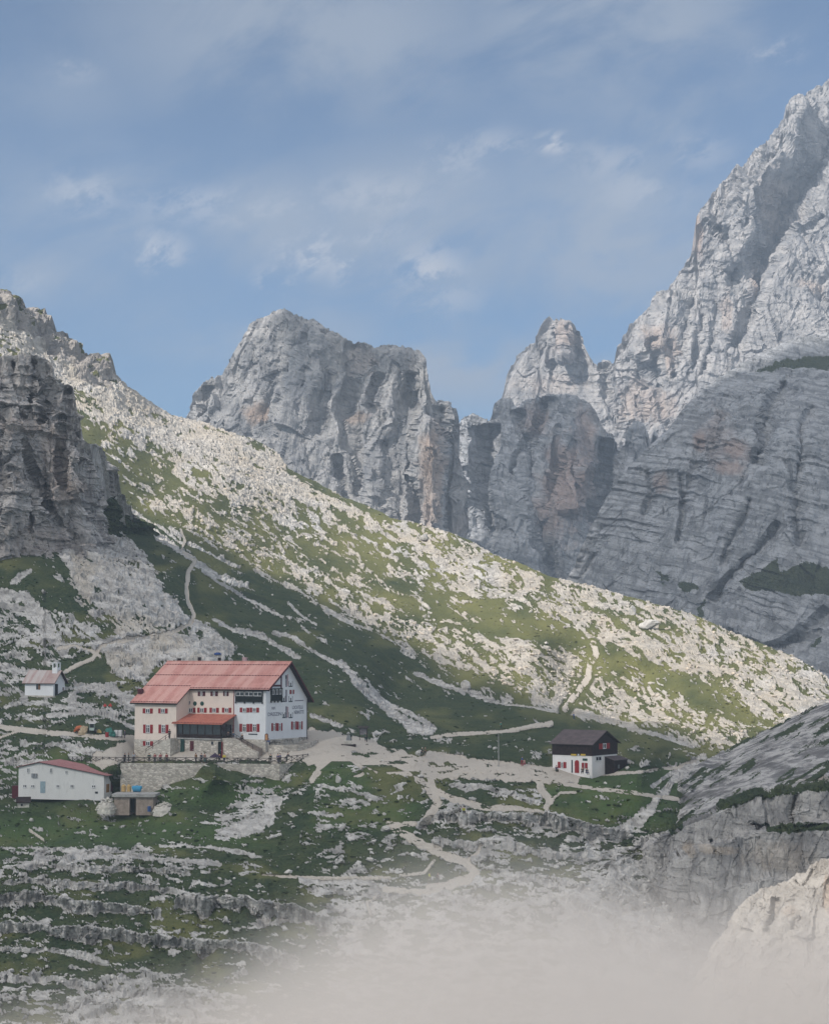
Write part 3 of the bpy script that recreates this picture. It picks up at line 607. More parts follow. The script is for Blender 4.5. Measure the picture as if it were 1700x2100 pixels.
ob, PM1 = layer('mountain', [(372, 868), (388, 838), (398, 812), (410, 795), (424, 776), (432, 768), (440, 778), (446, 772), (462, 756), (478, 735), (490, 713), (500, 690), (512, 668), (530, 652), (545, 648), (562, 636), (582, 635), (600, 643), (625, 652), (645, 655), (662, 669), (700, 688), (718, 698), (728, 706), (745, 703), (770, 712), (785, 708), (820, 709), (845, 714), (866, 722), (873, 738),
     (876, 762), (884, 792), (892, 814), (899, 826), (906, 822), (915, 818), (924, 826), (933, 842), (938, 862), (942, 900), (946, 990), (952, 1090), (960, 1200)],
    [(372, 1250), (960, 1320)], [(372, 1620), (600, 1560), (870, 1510), (960, 1560)], [(372, 1500), (600, 1440), (900, 1430), (960, 1480)], step=2.2,
    feats=[('g', [(735, 700), (722, 760), (716, 830), (732, 900), (738, 960), (732, 1050)], 34, 26, 18), ('g', [(560, 760), (575, 800), (560, 850), (540, 900)], 22, 30, 11), ('g', [(665, 675), (680, 760), (650, 830), (660, 900)], 22, 26, 12),
           ('g', [(478, 790), (468, 850), (455, 880)], 14, 14, 12), ('g', [(425, 790), (428, 830), (412, 860)], 12, 12, 10), ('g', [(838, 760), (830, 820), (815, 900), (820, 1000), (815, 1100)], 26, 22, 13), ('g', [(790, 900), (800, 1000), (770, 1100)], 18, 18, 12),
           ('g', [(852, 800), (850, 880), (848, 960), (856, 1090)], 22, 8, 26), ('g', [(905, 830), (915, 900), (930, 1000), (935, 1100)], 14, 12, 20), ('g', [(690, 930), (700, 990), (712, 1040)], 16, 14, 12), ('r', [(880, 860), (885, 950), (892, 1090)], 26, 26, 12),
           ('g', [(520, 740), (500, 800)], 16, 16, 8), ('g', [(610, 700), (600, 760), (625, 800)], 16, 22, 9), ('g', [(770, 760), (755, 830), (790, 870)], 14, 18, 9)],
    amp=1.0, scale=1.9, strata=0.12, tilt=0.15, mat=M_FAR, rag=6, facets=.6, seed=1, vst=0.34,
    warmf=spots([(532, 850, 24, 20, .7), (735, 855, 20, 10, .55), (888, 960, 22, 80, .65), (890, 1040, 26, 50, .6), (968, 1075, 20, 40, .5), (740, 740, 30, 25, .25)]))
tag(ob, kind='structure')
ob, PM2 = layer('mountain', [(925, 900), (935, 880), (945, 856), (958, 848), (972, 845), (990, 856), (1003, 862), (1009, 850), (1012, 832), (1022, 820), (1034, 816), (1050, 820), (1056, 832), (1062, 836), (1070, 822), (1100, 812), (1114, 818), (1118, 807), (1150, 806), (1180, 810), (1205, 821), (1222, 842), (1236, 876), (1243, 888), (1256, 890), (1262, 902), (1265, 922), (1270, 925), (1278, 912), (1288, 880),
     (1298, 864), (1308, 862), (1320, 868), (1328, 884), (1334, 904), (1340, 884), (1346, 884), (1351, 900), (1360, 930), (1400, 980), (1440, 1000)],
    [(925, 1290), (1440, 1290)], [(925, 1800), (1440, 1760)], [(925, 1660), (1120, 1640), (1440, 1660)], step=2.2,
    feats=[('g', [(1008, 870), (1000, 960), (1010, 1100)], 40, 14, 40), ('g', [(1060, 838), (1075, 900), (1050, 980)], 16, 14, 14), ('g', [(1118, 812), (1115, 850), (1090, 900), (1085, 1000), (1095, 1060)], 18, 22, 22), ('r', [(1160, 850), (1185, 950), (1180, 1060)], 60, 40, 30),
           ('g', [(1105, 1060), (1110, 1110), (1135, 1170), (1145, 1200)], 30, 30, 36), ('g', [(1255, 900), (1240, 980), (1230, 1040), (1215, 1080)], 30, 34, 50), ('g', [(1180, 900), (1175, 960), (1200, 1020)], 12, 12, 12), ('g', [(1150, 870), (1140, 960), (1120, 1050)], 14, 12, 14), ('r', [(950, 870), (960, 960)], 18, 18, 14)],
    amp=0.9, scale=1.9, strata=0.12, tilt=0.1, mat=M_MID, rag=3, facets=.45, seed=2, vst=0.22,
    warmf=spots([(1165, 1000, 52, 90, .62), (1205, 960, 24, 110, .5), (1130, 1060, 26, 50, .5), (1100, 860, 28, 30, .4)]))
tag(ob, kind='structure')
def dome3(X, Y, D):
    return D - 60 * np.exp(-((X - 1560) / 260) ** 2 - ((Y - 950) / 330) ** 2) + 90 * sstep(900, 700, Y + (1700 - X) * 0.0)
ob, PM3 = layer('mountain', [(1120, 1240), (1152, 1205), (1165, 1185), (1180, 1160), (1200, 1112), (1222, 1062), (1250, 1012), (1290, 960), (1330, 916), (1368, 884), (1400, 838), (1420, 815), (1460, 786), (1500, 758), (1530, 742), (1560, 725), (1620, 698), (1660, 687), (1700, 682), (1800, 674), (1920, 668)],
    [(1120, 1320), (1400, 1480), (1920, 1660)], [(1120, 1280), (1400, 1330), (1920, 1250)], [(1120, 1160), (1400, 1000), (1920, 900)], step=2.3,
    feats=[('g', [(1610, 780), (1570, 850), (1560, 920), (1545, 960)], 20, 40, 26), ('g', [(1670, 830), (1640, 880), (1632, 1000), (1640, 1130)], 14, 20, 14), ('g', [(1540, 1020), (1525, 1060), (1500, 1110), (1480, 1160)], 10, 14, 12), ('g', [(1440, 900), (1425, 960), (1400, 1040)], 12, 12, 8),
           ('g', [(1395, 960), (1400, 1040), (1385, 1120)], 8, 10, 7), ('g', [(1330, 960), (1340, 1010), (1320, 1060)], 12, 12, 8), ('g', [(1600, 1070), (1560, 1120), (1500, 1180), (1450, 1230)], 12, 12, 10), ('g', [(1500, 800), (1470, 880), (1460, 940)], 14, 14, 10), ('g', [(1680, 1290), (1640, 1310), (1560, 1330), (1480, 1290)], 10, 10, 8),
           ('g', [(1700, 1250), (1640, 1300), (1580, 1340)], 18, 18, 10), ('g', [(1240, 1080), (1225, 1130), (1190, 1190)], 10, 10, 7)],
    amp=0.46, scale=1.5, strata=0.75, tilt=0.28, mat=M_MID, rag=1.5, facets=.38, seed=3, dome=dome3, vst=0.34,
    grassf=polys([[(1515, 1190), (1560, 1172), (1590, 1140), (1600, 1170), (1640, 1155), (1720, 1165), (1950, 1180), (1950, 1225), (1640, 1218), (1580, 1210), (1530, 1205)], [(1385, 1195), (1420, 1192), (1432, 1204), (1410, 1212), (1388, 1206)], [(1545, 755), (1590, 740), (1660, 728), (1760, 718), (1950, 716), (1950, 770), (1690, 765), (1620, 752), (1580, 760)], [(1340, 1165), (1372, 1180), (1360, 1200)],
                  [(1430, 1245), (1445, 1225), (1436, 1270), (1425, 1275)], [(1655, 1320), (1690, 1300), (1680, 1322)]]),
    warmf=spots([(1435, 905, 14, 22, .5), (1515, 925, 22, 22, .5), (1500, 965, 26, 14, .5), (1360, 990, 14, 20, .45), (1470, 900, 30, 60, .25)]))
tag(ob, kind='structure')
def scr4(X, Y, D): return D - 50 * sstep(1100, 1300, X)
ob, PM4 = layer('mountain', [(985, 900), (1000, 880), (1022, 830), (1033, 800), (1045, 760), (1058, 730), (1070, 722), (1078, 712), (1098, 702), (1106, 672), (1112, 660), (1118, 654), (1125, 648), (1133, 655), (1150, 652), (1160, 658), (1172, 662), (1186, 682), (1192, 700), (1205, 722), (1218, 745), (1228, 748), (1240, 742), (1250, 746), (1259, 738), (1264, 706), (1272, 698), (1286, 680), (1290, 668), (1302, 654), (1330, 632),
     (1334, 615), (1346, 600), (1372, 592), (1386, 570), (1398, 556), (1410, 538), (1426, 508), (1430, 450), (1446, 420), (1462, 395), (1482, 372), (1500, 352), (1510, 335), (1520, 345), (1545, 306), (1570, 296), (1598, 262), (1612, 232), (1622, 200), (1636, 192), (1650, 195), (1664, 182), (1684, 178), (1700, 160), (1740, 120), (1800, 62), (1880, 0)],
    [(985, 1020), (1300, 1040), (1880, 900)], [(985, 2600), (1150, 2560), (1300, 2560), (1450, 2480), (1700, 2560), (1880, 2600)], [(985, 2330), (1300, 2180), (1880, 2050)], step=2.2,
    feats=[('g', [(1720, 270), (1690, 335), (1650, 380), (1612, 440), (1580, 510), (1548, 560)], 52, 30, 90), ('g', [(1548, 560), (1560, 590), (1545, 640), (1520, 690), (1500, 720)], 24, 18, 34), ('g', [(1470, 460), (1498, 500), (1505, 545), (1490, 600)], 16, 22, 26), ('g', [(1530, 445), (1515, 490)], 12, 10, 12), ('g', [(1600, 395), (1600, 430)], 12, 8, 18),
           ('g', [(1415, 610), (1408, 670), (1392, 740), (1380, 780)], 12, 12, 22), ('g', [(1440, 640), (1430, 700), (1420, 760)], 12, 12, 18), ('g', [(1330, 690), (1340, 740), (1355, 780)], 12, 20, 30), ('g', [(1470, 620), (1460, 700), (1440, 770)], 10, 12, 14), ('g', [(1505, 680), (1490, 730)], 8, 10, 10), ('g', [(1140, 680), (1135, 720), (1132, 755)], 16, 12, 24),
           ('g', [(1182, 680), (1185, 740)], 10, 8, 16), ('g', [(1160, 665), (1165, 740)], 6, 6, 10), ('g', [(1240, 742), (1245, 790), (1270, 860)], 16, 12, 16), ('g', [(1690, 440), (1650, 470), (1655, 520)], 10, 10, 12), ('g', [(1290, 790), (1285, 860), (1290, 900)], 8, 8, 9), ('g', [(1320, 790), (1322, 860)], 7, 7, 8), ('g', [(1350, 800), (1360, 860), (1375, 880)], 8, 8, 9),
           ('r', [(1150, 660), (1155, 740)], 34, 34, 40), ('r', [(1640, 200), (1600, 300), (1540, 400), (1500, 560)], 60, 50, 40), ('r', [(1380, 600), (1350, 700), (1300, 740)], 40, 40, 26)],
    amp=0.95, scale=2.7, strata=0.5, tilt=0.12, mat=M_PEAK, rag=6, facets=.5, seed=4, vst=0.26,
    warmf=spots([(1435, 480, 8, 40, .6), (1350, 690, 30, 25, .45), (1375, 720, 14, 50, .5), (1340, 830, 50, 30, .4), (1300, 820, 30, 40, .35), (1545, 600, 10, 40, .5), (1490, 640, 12, 40, .35), (1660, 590, 30, 10, .3), (1155, 690, 24, 30, .4), (1590, 420, 30, 60, .25), (1130, 790, 60, 20, .2)]))
tag(ob, kind='structure')

# left crag, a rock tower in front of the hillside
ob, PC = layer('crag', [(-220, 640), (-100, 700), (-20, 726), (20, 730), (60, 727), (82, 732), (98, 740), (106, 752), (108, 778), (124, 784), (146, 792), (152, 800), (152, 818), (160, 850), (166, 880), (167, 904), (184, 912), (200, 925), (214, 942), (226, 964), (236, 985), (252, 1012), (268, 1040), (290, 1075), (310, 1120)],
    [(-220, 1230), (0, 1158), (40, 1172), (75, 1185), (110, 1165), (130, 1160), (160, 1185), (200, 1200), (240, 1190), (310, 1180)], [(-220, 560), (60, 572), (170, 585), (230, 640), (310, 700)], [(-220, 530), (0, 536), (110, 548), (160, 560), (240, 590), (310, 640)], step=2.4,
    feats=[('g', [(0, 795), (60, 800), (110, 805), (150, 800)], 4, 4, 4), ('g', [(30, 740), (28, 800)], 6, 6, 5), ('g', [(70, 735), (72, 770), (58, 830), (62, 850)], 7, 6, 4), ('g', [(110, 780), (100, 830), (85, 870)], 8, 8, 4), ('g', [(0, 850), (80, 850), (160, 860)], 4, 5, 3), ('g', [(45, 900), (70, 960), (90, 1000), (105, 1060)], 12, 14, 4), ('g', [(130, 870), (120, 940), (130, 1010)], 10, 12, 4),
           ('g', [(0, 960), (40, 920)], 8, 8, 6), ('g', [(60, 1010), (64, 1100)], 6, 6, 5), ('g', [(95, 985), (100, 1005)], 6, 6, 3), ('g', [(90, 1030), (140, 1090), (200, 1150)], 10, 10, 4), ('g', [(170, 905), (160, 980), (190, 1060)], 8, 14, 3), ('r', [(20, 880), (30, 1000), (20, 1100)], 24, 24, 5), ('r', [(150, 930), (150, 1010)], 22, 22, 6)],
    amp=0.62, scale=0.85, strata=1.1, tilt=0.0, mat=M_CRAG, rag=3, seed=5, vst=0.4,
    grassf=polys([[(215, 1010), (250, 1030), (300, 1090), (310, 1180), (270, 1160), (240, 1100)]]), warmf=spots([(110, 930, 30, 60, .35), (60, 870, 60, 20, .3), (130, 1000, 30, 40, .35), (80, 1110, 90, 40, .2), (250, 1110, 40, 30, .1)]))
tag(ob, kind='structure')

# right hillside of ribbed scree with the cliffs under it
def domeB(X, Y, D):
    cl = polyY([(1240, 1780), (1400, 1690), (1480, 1650), (1560, 1625), (1640, 1615), (1920, 1600)], X)
    u = (Y - cl)
    base = polyY([(1240, 352), (1310, 356), (1400, 350), (1500, 345), (1920, 345)], X)
    up = polyY([(1240, 365), (1310, 366), (1400, 402), (1490, 470), (1700, 470), (1920, 470)], X)
    s = polyY([(1240, 1770), (1310, 1700), (1345, 1660), (1400, 1592), (1440, 1560), (1490, 1535), (1700, 1440), (1920, 1360)], X)
    f = np.clip((Y - s) / (cl - s + 1), 0, 1)
    Dd = np.where(u < 0, up + (base - up) * f ** 0.8, base - 0.02 * u)
    ua = X * .84 - Y * .54; va = X * .54 + Y * .84
    sn = fbm(np.stack([ua / 90, va / 9, 0 * X], -1), 4, seed=93, gain=.6)
    Dd = Dd + np.where(u < 0, 1, 0.0) * sn * 2.6 * sstep(0, -14, u)
    st = np.zeros(X.shape)
    for yl, hh, a in ((0, 60, 4), (70, 90, 6), (175, 70, 3)):
        v = (u - yl - 8 * fbm(np.stack([X / 30, Y / 80, 0 * X], -1), 3, seed=91)) / hh
        st += np.where(v < 0, 0, np.where(v < 1, 0.0, 0)) - a * sstep(-0.05, 0.08, v)
    return Dd + st
ob, PB = layer('hillside', [(1230, 1785), (1270, 1745), (1310, 1702), (1345, 1662), (1400, 1592), (1440, 1562), (1490, 1536), (1530, 1518), (1560, 1502), (1590, 1490), (1610, 1478), (1640, 1466), (1660, 1452), (1700, 1440), (1760, 1415), (1920, 1350)],
    [(1230, 2050), (1920, 2200)], [(1230, 300), (1920, 300)], [(1230, 300), (1920, 300)], step=2.0, dome=domeB, facets=1.0, calm=(lambda X, Y: 0.22 + 0.78 * sstep(-16, 4, Y - polyY([(1240, 1780), (1400, 1690), (1480, 1650), (1560, 1625), (1640, 1615), (1920, 1600)], X))),
    feats=[('g', [(1700, 1480), (1600, 1540), (1500, 1600), (1400, 1680)], 3, 5, 1.4), ('g', [(1700, 1510), (1620, 1550), (1540, 1610), (1460, 1660)], 3, 5, 1.4), ('g', [(1640, 1480), (1560, 1520), (1470, 1580), (1380, 1660)], 4, 4, 1.2), ('g', [(1760, 1560), (1700, 1590), (1640, 1620)], 3, 5, 1.2), ('g', [(1600, 1500), (1500, 1550), (1420, 1600)], 3, 4, 1.2),
           ('g', [(1630, 1630), (1625, 1670), (1640, 1710)], 6, 6, 3), ('g', [(1420, 1700), (1430, 1740)], 5, 6, 3), ('g', [(1460, 1720), (1462, 1750)], 5, 5, 2), ('g', [(1540, 1690), (1580, 1700), (1700, 1690)], 5, 8, 3)],
    amp=0.34, scale=0.55, strata=0.18, tilt=0.0, mat=(M_CLIFF, M_SCREE, lambda X: polyY([(1240, 1790), (1400, 1700), (1480, 1665), (1560, 1632), (1640, 1618), (1920, 1604)], X)), rag=7, seed=6, vst=0.5,
    grassf=(lambda X, Y, f=polys([[(1480, 1640), (1520, 1618), (1600, 1616), (1700, 1606), (1900, 1598), (1900, 1612), (1640, 1626), (1560, 1634), (1500, 1655), (1450, 1670)], [(1560, 1690), (1640, 1690), (1760, 1680), (1760, 1700), (1600, 1708)], [(1350, 1700), (1400, 1680), (1430, 1672), (1380, 1710)], [(1640, 1595), (1690, 1590), (1690, 1600)]], sc=9, w=3): np.maximum(f(X, Y), (Y < polyY([(1240, 1780), (1400, 1690), (1480, 1650), (1560, 1625), (1640, 1615), (1920, 1600)], X) - 4) * 0.75 * sstep(0.06, 0.20, fbm(np.stack([(X * .84 - Y * .54) / 55, (X * .54 + Y * .84) / 6, 0 * X], -1), 4, seed=95, gain=.65)))),
    warmf=spots([(1420, 1745, 14, 14, .6), (1480, 1745, 40, 8, .5), (1600, 1760, 70, 30, .3), (1690, 1600, 50, 6, .6)]))
tag(ob, kind='structure')

# pale foreground rock rising out of the mist
ob, PF = layer('outcrop', [(1400, 2080), (1440, 1985), (1459, 1944), (1478, 1915), (1494, 1894), (1505, 1870), (1512, 1862), (1529, 1844), (1556, 1826), (1590, 1815), (1612, 1809), (1626, 1800), (1635, 1791), (1642, 1790), (1653, 1788), (1662, 1774), (1672, 1767), (1685, 1762), (1700, 1761), (1760, 1752), (1900, 1748), (2020, 1790), (2140, 1870), (2260, 2000), (2330, 2120)],
    [(1400, 2260), (1900, 2330), (2330, 2400)], [(1400, 150), (1560, 142), (1900, 135), (2330, 150)], [(1400, 128), (1600, 118), (1900, 112), (2330, 125)], step=2.2,
    feats=[('g', [(1705, 1780), (1694, 1820), (1688, 1860)], 6, 8, 0.5), ('g', [(1590, 1840), (1588, 1880), (1570, 1920)], 12, 14, 1.0), ('g', [(1650, 1880), (1600, 1930), (1560, 1960)], 14, 14, .7)],
    amp=0.35, scale=0.16, strata=0.0, mat=M_FORE, rag=5, seed=7, vst=0.45, warmf=spots([(1695, 1830, 8, 40, .5), (1620, 1870, 20, 10, .3)]))
tag(ob, kind='structure')
# ================================================================== CLOUDS ADDED FOR SHADE (out of view, outlines shaped to the shadows wanted)
def shade_blocker(name, pts3, H, seed, trans):
    q = []
    for p in pts3:
        k = (H - p[2]) / to_sun[2]; q.append((p[0] + to_sun[0] * k, p[1] + to_sun[1] * k))
    q = np.array(q); x0, y0 = q.min(0) - 20; x1, y1 = q.max(0) + 20
    n = 150; gx = np.linspace(x0, x1, n); gy_ = np.linspace(y0, y1, n); X, Y = np.meshgrid(gx, gy_)
    d, _, _ = dist_poly(X, Y, [tuple(a) for a in q] + [tuple(q[0])])
    sd = np.where(in_poly(X, Y, [tuple(a) for a in q]), d, -d) + 9 * fbm(np.stack([X / 35, Y / 35, 0 * X + seed], -1), 4, seed=seed)
    th = np.sqrt(np.clip(sd, 0, None)) * 3.2
    up = H + th * (1.4 + 0.8 * fbm(np.stack([X / 50, Y / 50, 0 * X], -1), 4, seed=seed + 1, kind='b')); lo = H - th * (0.5 + 0.2 * fbm(np.stack([X / 40, Y / 40, 0 * X], -1), 3, seed=seed + 2))
    V = np.concatenate([np.stack([X, Y, up], -1).reshape(-1, 3), np.stack([X, Y, lo], -1).reshape(-1, 3)])
    F = grid_faces(n, n); keep = (sd.ravel()[F] > 0).any(1); F = F[keep]
    F2 = F[:, ::-1] + n * n
    FF = np.concatenate([F, F2]); V, FF, _ = compact(V, FF, {})
    m, nt = newmat(name + '_vapour')
    df = nt.nodes.new('ShaderNodeBsdfDiffuse'); df.inputs[0].default_value = (.9, .9, .9, 1); tr = nt.nodes.new('ShaderNodeBsdfTransparent'); mx = nt.nodes.new('ShaderNodeMixShader')
    mx.inputs[0].default_value = 1 - trans
    nt.links.new(tr.outputs[0], mx.inputs[1]); nt.links.new(df.outputs[0], mx.inputs[2]); o = nt.nodes.new('ShaderNodeOutputMaterial'); nt.links.new(mx.outputs[0], o.inputs[0])
    ob = mesh_np(name, V, FF, m, smooth=True); tag(ob, kind='structure'); return ob
def surfA(px, py):
    return np.array(ground(px, py))
HC = 1250
near = [surfA(*p) for p in shade_line if p[0] <= 1450]
c0 = surfA(1480, 1555)
right_b = unproj(1490, 1520, 478); rb2 = unproj(1700, 1425, 478); rb3 = unproj(1900, 1340, 478)
def off(p, dx, dy, dz=0): return np.array(p) + np.array([dx, dy, dz])
crag = [unproj(165, 880, 575), unproj(150, 785, 572), unproj(100, 722, 570), unproj(0, 718, 565), unproj(-220, 630, 560)]
poly = crag[::-1] + near[1:] + [right_b, rb2, rb3, off(rb3, 120, -60), off(rb3, 160, -250), np.array([120, 205, -20]), np.array([-60, 190, -30]), np.array([-300, 190, 0]), off(crag[-1], -200, -100)]
shade_blocker('cloud', poly, HC, 5, 0.52)
def px3(P, X0, X1, f): return None
m3 = [unproj(1090, 1280, 1150), unproj(1130, 1190, 1180), unproj(1190, 1060, 1190), unproj(1290, 950, 1210), unproj(1360, 870, 1230), unproj(1460, 770, 1290), unproj(1600, 690, 1330), unproj(1700, 675, 1330), unproj(1920, 655, 1330), unproj(1950, 1000, 950), unproj(1950, 1600, 850), unproj(1500, 1500, 980), unproj(1250, 1330, 1080)]
def hull(pts):
    """convex outline of the shade on the cloud level"""
    q = []
    for p in pts:
        k = (HC - p[2]) / to_sun[2]; q.append((p[0] + to_sun[0] * k, p[1] + to_sun[1] * k, HC))
    s = sorted(set((a[0], a[1]) for a in q))
    def half(s):
        h = []
        for p in s:
            while len(h) > 1 and (h[-1][0] - h[-2][0]) * (p[1] - h[-2][1]) - (h[-1][1] - h[-2][1]) * (p[0] - h[-2][0]) <= 0: h.pop()
            h.append(p)
        return h[:-1]
    return [np.array([a, b, HC]) for a, b in half(s) + half(s[::-1])]
shade_blocker('cloud', hull(m3), HC, 15, 0.42)
m2 = [unproj(930, 880, 1700), unproj(960, 835, 1760), unproj(1010, 800, 1790), unproj(1120, 790, 1800), unproj(1210, 800, 1790), unproj(1300, 845, 1770), unproj(1350, 870, 1760), unproj(1440, 990, 1700), unproj(1300, 1250, 1650), unproj(960, 1250, 1650), unproj(955, 900, 1600)]
shade_blocker('cloud', hull(m2), HC, 25, 0.45)
m1 = [unproj(360, 880, 1560), unproj(400, 780, 1580), unproj(500, 680, 1560), unproj(570, 620, 1560), unproj(700, 670, 1540), unproj(870, 700, 1520), unproj(930, 820, 1500), unproj(930, 1000, 1450), unproj(500, 1000, 1480)]
shade_blocker('cloud', hull(m1), HC, 35, 0.80)
for nm, L in (('near', poly), ('m3', hull(m3)), ('m2', hull(m2))):
    L = np.array(L); print('CLOUD', nm, L.min(0), L.max(0))
# ================================================================== BUILDERS FOR MADE THINGS
class MB:
    def __init__(s): s.v = []; s.f = []
    def add(s, vs, fs):
        n = len(s.v); s.v += [tuple(v) for v in vs]; s.f += [tuple(i + n for i in f) for f in fs]; return s
    def box(s, x0, x1, y0, y1, z0, z1):
        return s.add([(x0, y0, z0), (x1, y0, z0), (x1, y1, z0), (x0, y1, z0), (x0, y0, z1), (x1, y0, z1), (x1, y1, z1), (x0, y1, z1)],
                     [(0, 3, 2, 1), (4, 5, 6, 7), (0, 1, 5, 4), (1, 2, 6, 5), (2, 3, 7, 6), (3, 0, 4, 7)])
    def prism(s, prof, x0, x1, axis='x'):
        """profile in (y, z) swept along x, or in (x, z) swept along y, or (x, y) along z"""
        n = len(prof)
        def P(a, p):
            return (a, p[0], p[1]) if axis == 'x' else (p[0], a, p[1]) if axis == 'y' else (p[0], p[1], a)
        vs = [P(x0, p) for p in prof] + [P(x1, p) for p in prof]
        fs = [tuple(range(n)), tuple(range(2 * n - 1, n - 1, -1))] + [(i, i + n, (i + 1) % n + n, (i + 1) % n) for i in range(n)]
        return s.add(vs, fs)
    def tube(s, pts, r, n=7, caps=True):
        pts = [Vector(p) for p in pts]; rs = r if isinstance(r, (list, tuple)) else [r] * len(pts); base = len(s.v); rings = []
        for i, p in enumerate(pts):
            d = (pts[min(i + 1, len(pts) - 1)] - pts[max(i - 1, 0)]).normalized()
            a = d.cross(Vector((0, 0, 1))) if abs(d.z) < .9 else d.cross(Vector((1, 0, 0))); a.normalize(); b = d.cross(a)
            rings.append([tuple(p + (a * math.cos(2 * math.pi * k / n) + b * math.sin(2 * math.pi * k / n)) * rs[i]) for k in range(n)])
        vs = [v for ring in rings for v in ring]
        fs = [(i * n + k, i * n + (k + 1) % n, (i + 1) * n + (k + 1) % n, (i + 1) * n + k) for i in range(len(pts) - 1) for k in range(n)]
        if caps: fs += [tuple(range(n))[::-1], tuple((len(pts) - 1) * n + k for k in range(n))]
        return s.add(vs, fs)
    def lathe(s, prof, c=(0, 0, 0), n=14):
        vs = [(c[0] + r * math.cos(2 * math.pi * k / n), c[1] + r * math.sin(2 * math.pi * k / n), c[2] + z) for r, z in prof for k in range(n)]
        fs = [(i * n + k, i * n + (k + 1) % n, (i + 1) * n + (k + 1) % n, (i + 1) * n + k) for i in range(len(prof) - 1) for k in range(n)]
        fs += [tuple(range(n))[::-1], tuple((len(prof) - 1) * n + k for k in range(n))]
        return s.add(vs, fs)
    def build(s, name, mat, parent=None, bevel=0.0, smooth=False):
        me = bpy.data.meshes.new(name); me.from_pydata(s.v, [], s.f)
        bm = bmesh.new(); bm.from_mesh(me); bmesh.ops.recalc_face_normals(bm, faces=bm.faces)
        if bevel: bmesh.ops.bevel(bm, geom=bm.edges[:], offset=bevel, segments=1, affect='EDGES')
        bm.to_mesh(me); bm.free()
        if smooth: me.polygons.foreach_set('use_smooth', [True] * len(me.polygons))
        me.materials.append(mat); o = bpy.data.objects.new(name, me); COL.objects.link(o)
        if parent: o.parent = parent
        return o
def empty(name, loc, rz=0.0):
    o = bpy.data.objects.new(name, None); COL.objects.link(o); o.location = loc; o.rotation_euler = (0, 0, rz); o.empty_display_size = .5; return o
class Frame:
    """a house corner: local x along the front (to the right), y to the back"""
    def __init__(s, px, py, D, th):
        s.o = Vector(unproj(px, py, D)); s.th = R(th); c, n = math.cos(s.th), math.sin(s.th)
        s.X = Vector((c, -n, 0)); s.Y = Vector((n, c, 0)); s.cam = Vector(CAM)
    def ray(s, px, py): return (Vector(unproj(px, py, 100.0)) - s.cam)
    def front(s, px, py, v=0.0):
        d = s.ray(px, py); k = (s.o + s.Y * v - s.cam).dot(s.Y) / d.dot(s.Y); p = s.cam + d * k - s.o; return p.dot(s.X), p.z
    def side(s, px, py, u=0.0):
        d = s.ray(px, py); k = (s.o + s.X * u - s.cam).dot(s.X) / d.dot(s.X); p = s.cam + d * k - s.o; return p.dot(s.Y), p.z
    def root(s, name): return empty(name, s.o, -s.th)
    def local(s, w):
        q = Vector(w) - s.o; return Vector((q.dot(s.X), q.dot(s.Y), q.z))

# materials
def stone_wall_mat(name, c1, c2, sc=1.6, mortar=(0.34, 0.32, 0.29)):
    m, nt = newmat(name)
    co = nt.nodes.new('ShaderNodeTexCoord').outputs['Object']
    v = nt.nodes.new('ShaderNodeTexVoronoi'); v.inputs['Scale'].default_value = sc; v.inputs['Randomness'].default_value = .9
    e = nt.nodes.new('ShaderNodeTexVoronoi'); e.feature = 'DISTANCE_TO_EDGE'; e.inputs['Scale'].default_value = sc; e.inputs['Randomness'].default_value = .9
    mp = nt.nodes.new('ShaderNodeMapping'); mp.inputs['Scale'].default_value = (1, 1, 1.5); nt.links.new(co, mp.inputs[0])
    for n in (v, e): nt.links.new(mp.outputs[0], n.inputs['Vector'])
    bw = nt.nodes.new('ShaderNodeRGBToBW'); nt.links.new(v.outputs['Color'], bw.inputs[0])
    c = mixc(nt, ramp(nt, bw.outputs[0], 0.2, 0.8), c1, c2)
    c = mixc(nt, ramp(nt, e.outputs['Distance'], 0.10, 0.02), c, mortar)
    nb = noise(nt, 0.5, 4, .6); c = mixc(nt, ramp(nt, nb, .35, .75, 0, .35), c, tuple(x * .6 for x in c1))
    return finish(m, nt, c, .95, e.outputs['Distance'], .3, .8)
M_STONE = stone_wall_mat('rubble_masonry', (0.36, 0.335, 0.30), (0.64, 0.60, 0.545), 1.6, (0.42, 0.395, 0.36))
M_STONE2 = stone_wall_mat('pale_masonry', (0.46, 0.44, 0.40), (0.62, 0.60, 0.55), 1.3, (0.48, 0.46, 0.42))
def plaster(name, col, stain=.25):
    m, nt = newmat(name)
    n1 = noise(nt, 0.35, 5, .6); n2 = noise(nt, 1.2, 4, .6, (1, 1, .25)); n3 = noise(nt, 9, 3, .6)
    c = mixc(nt, ramp(nt, n1, .3, .7), tuple(x * .93 for x in col), col)
    c = mixc(nt, ramp(nt, n2, .52, .8, 0, stain), c, tuple(x * .72 for x in col))
    return finish(m, nt, c, .9, n3, .02, .5)
M_CREAM = plaster('cream_plaster', (0.74, 0.65, 0.585), .45); M_WHITE = plaster('white_plaster', (0.72, 0.745, 0.78), .4); M_ANNEX = plaster('weathered_plaster', (0.66, 0.665, 0.665), .7); M_CHAP = plaster('chapel_plaster', (0.74, 0.76, 0.79))
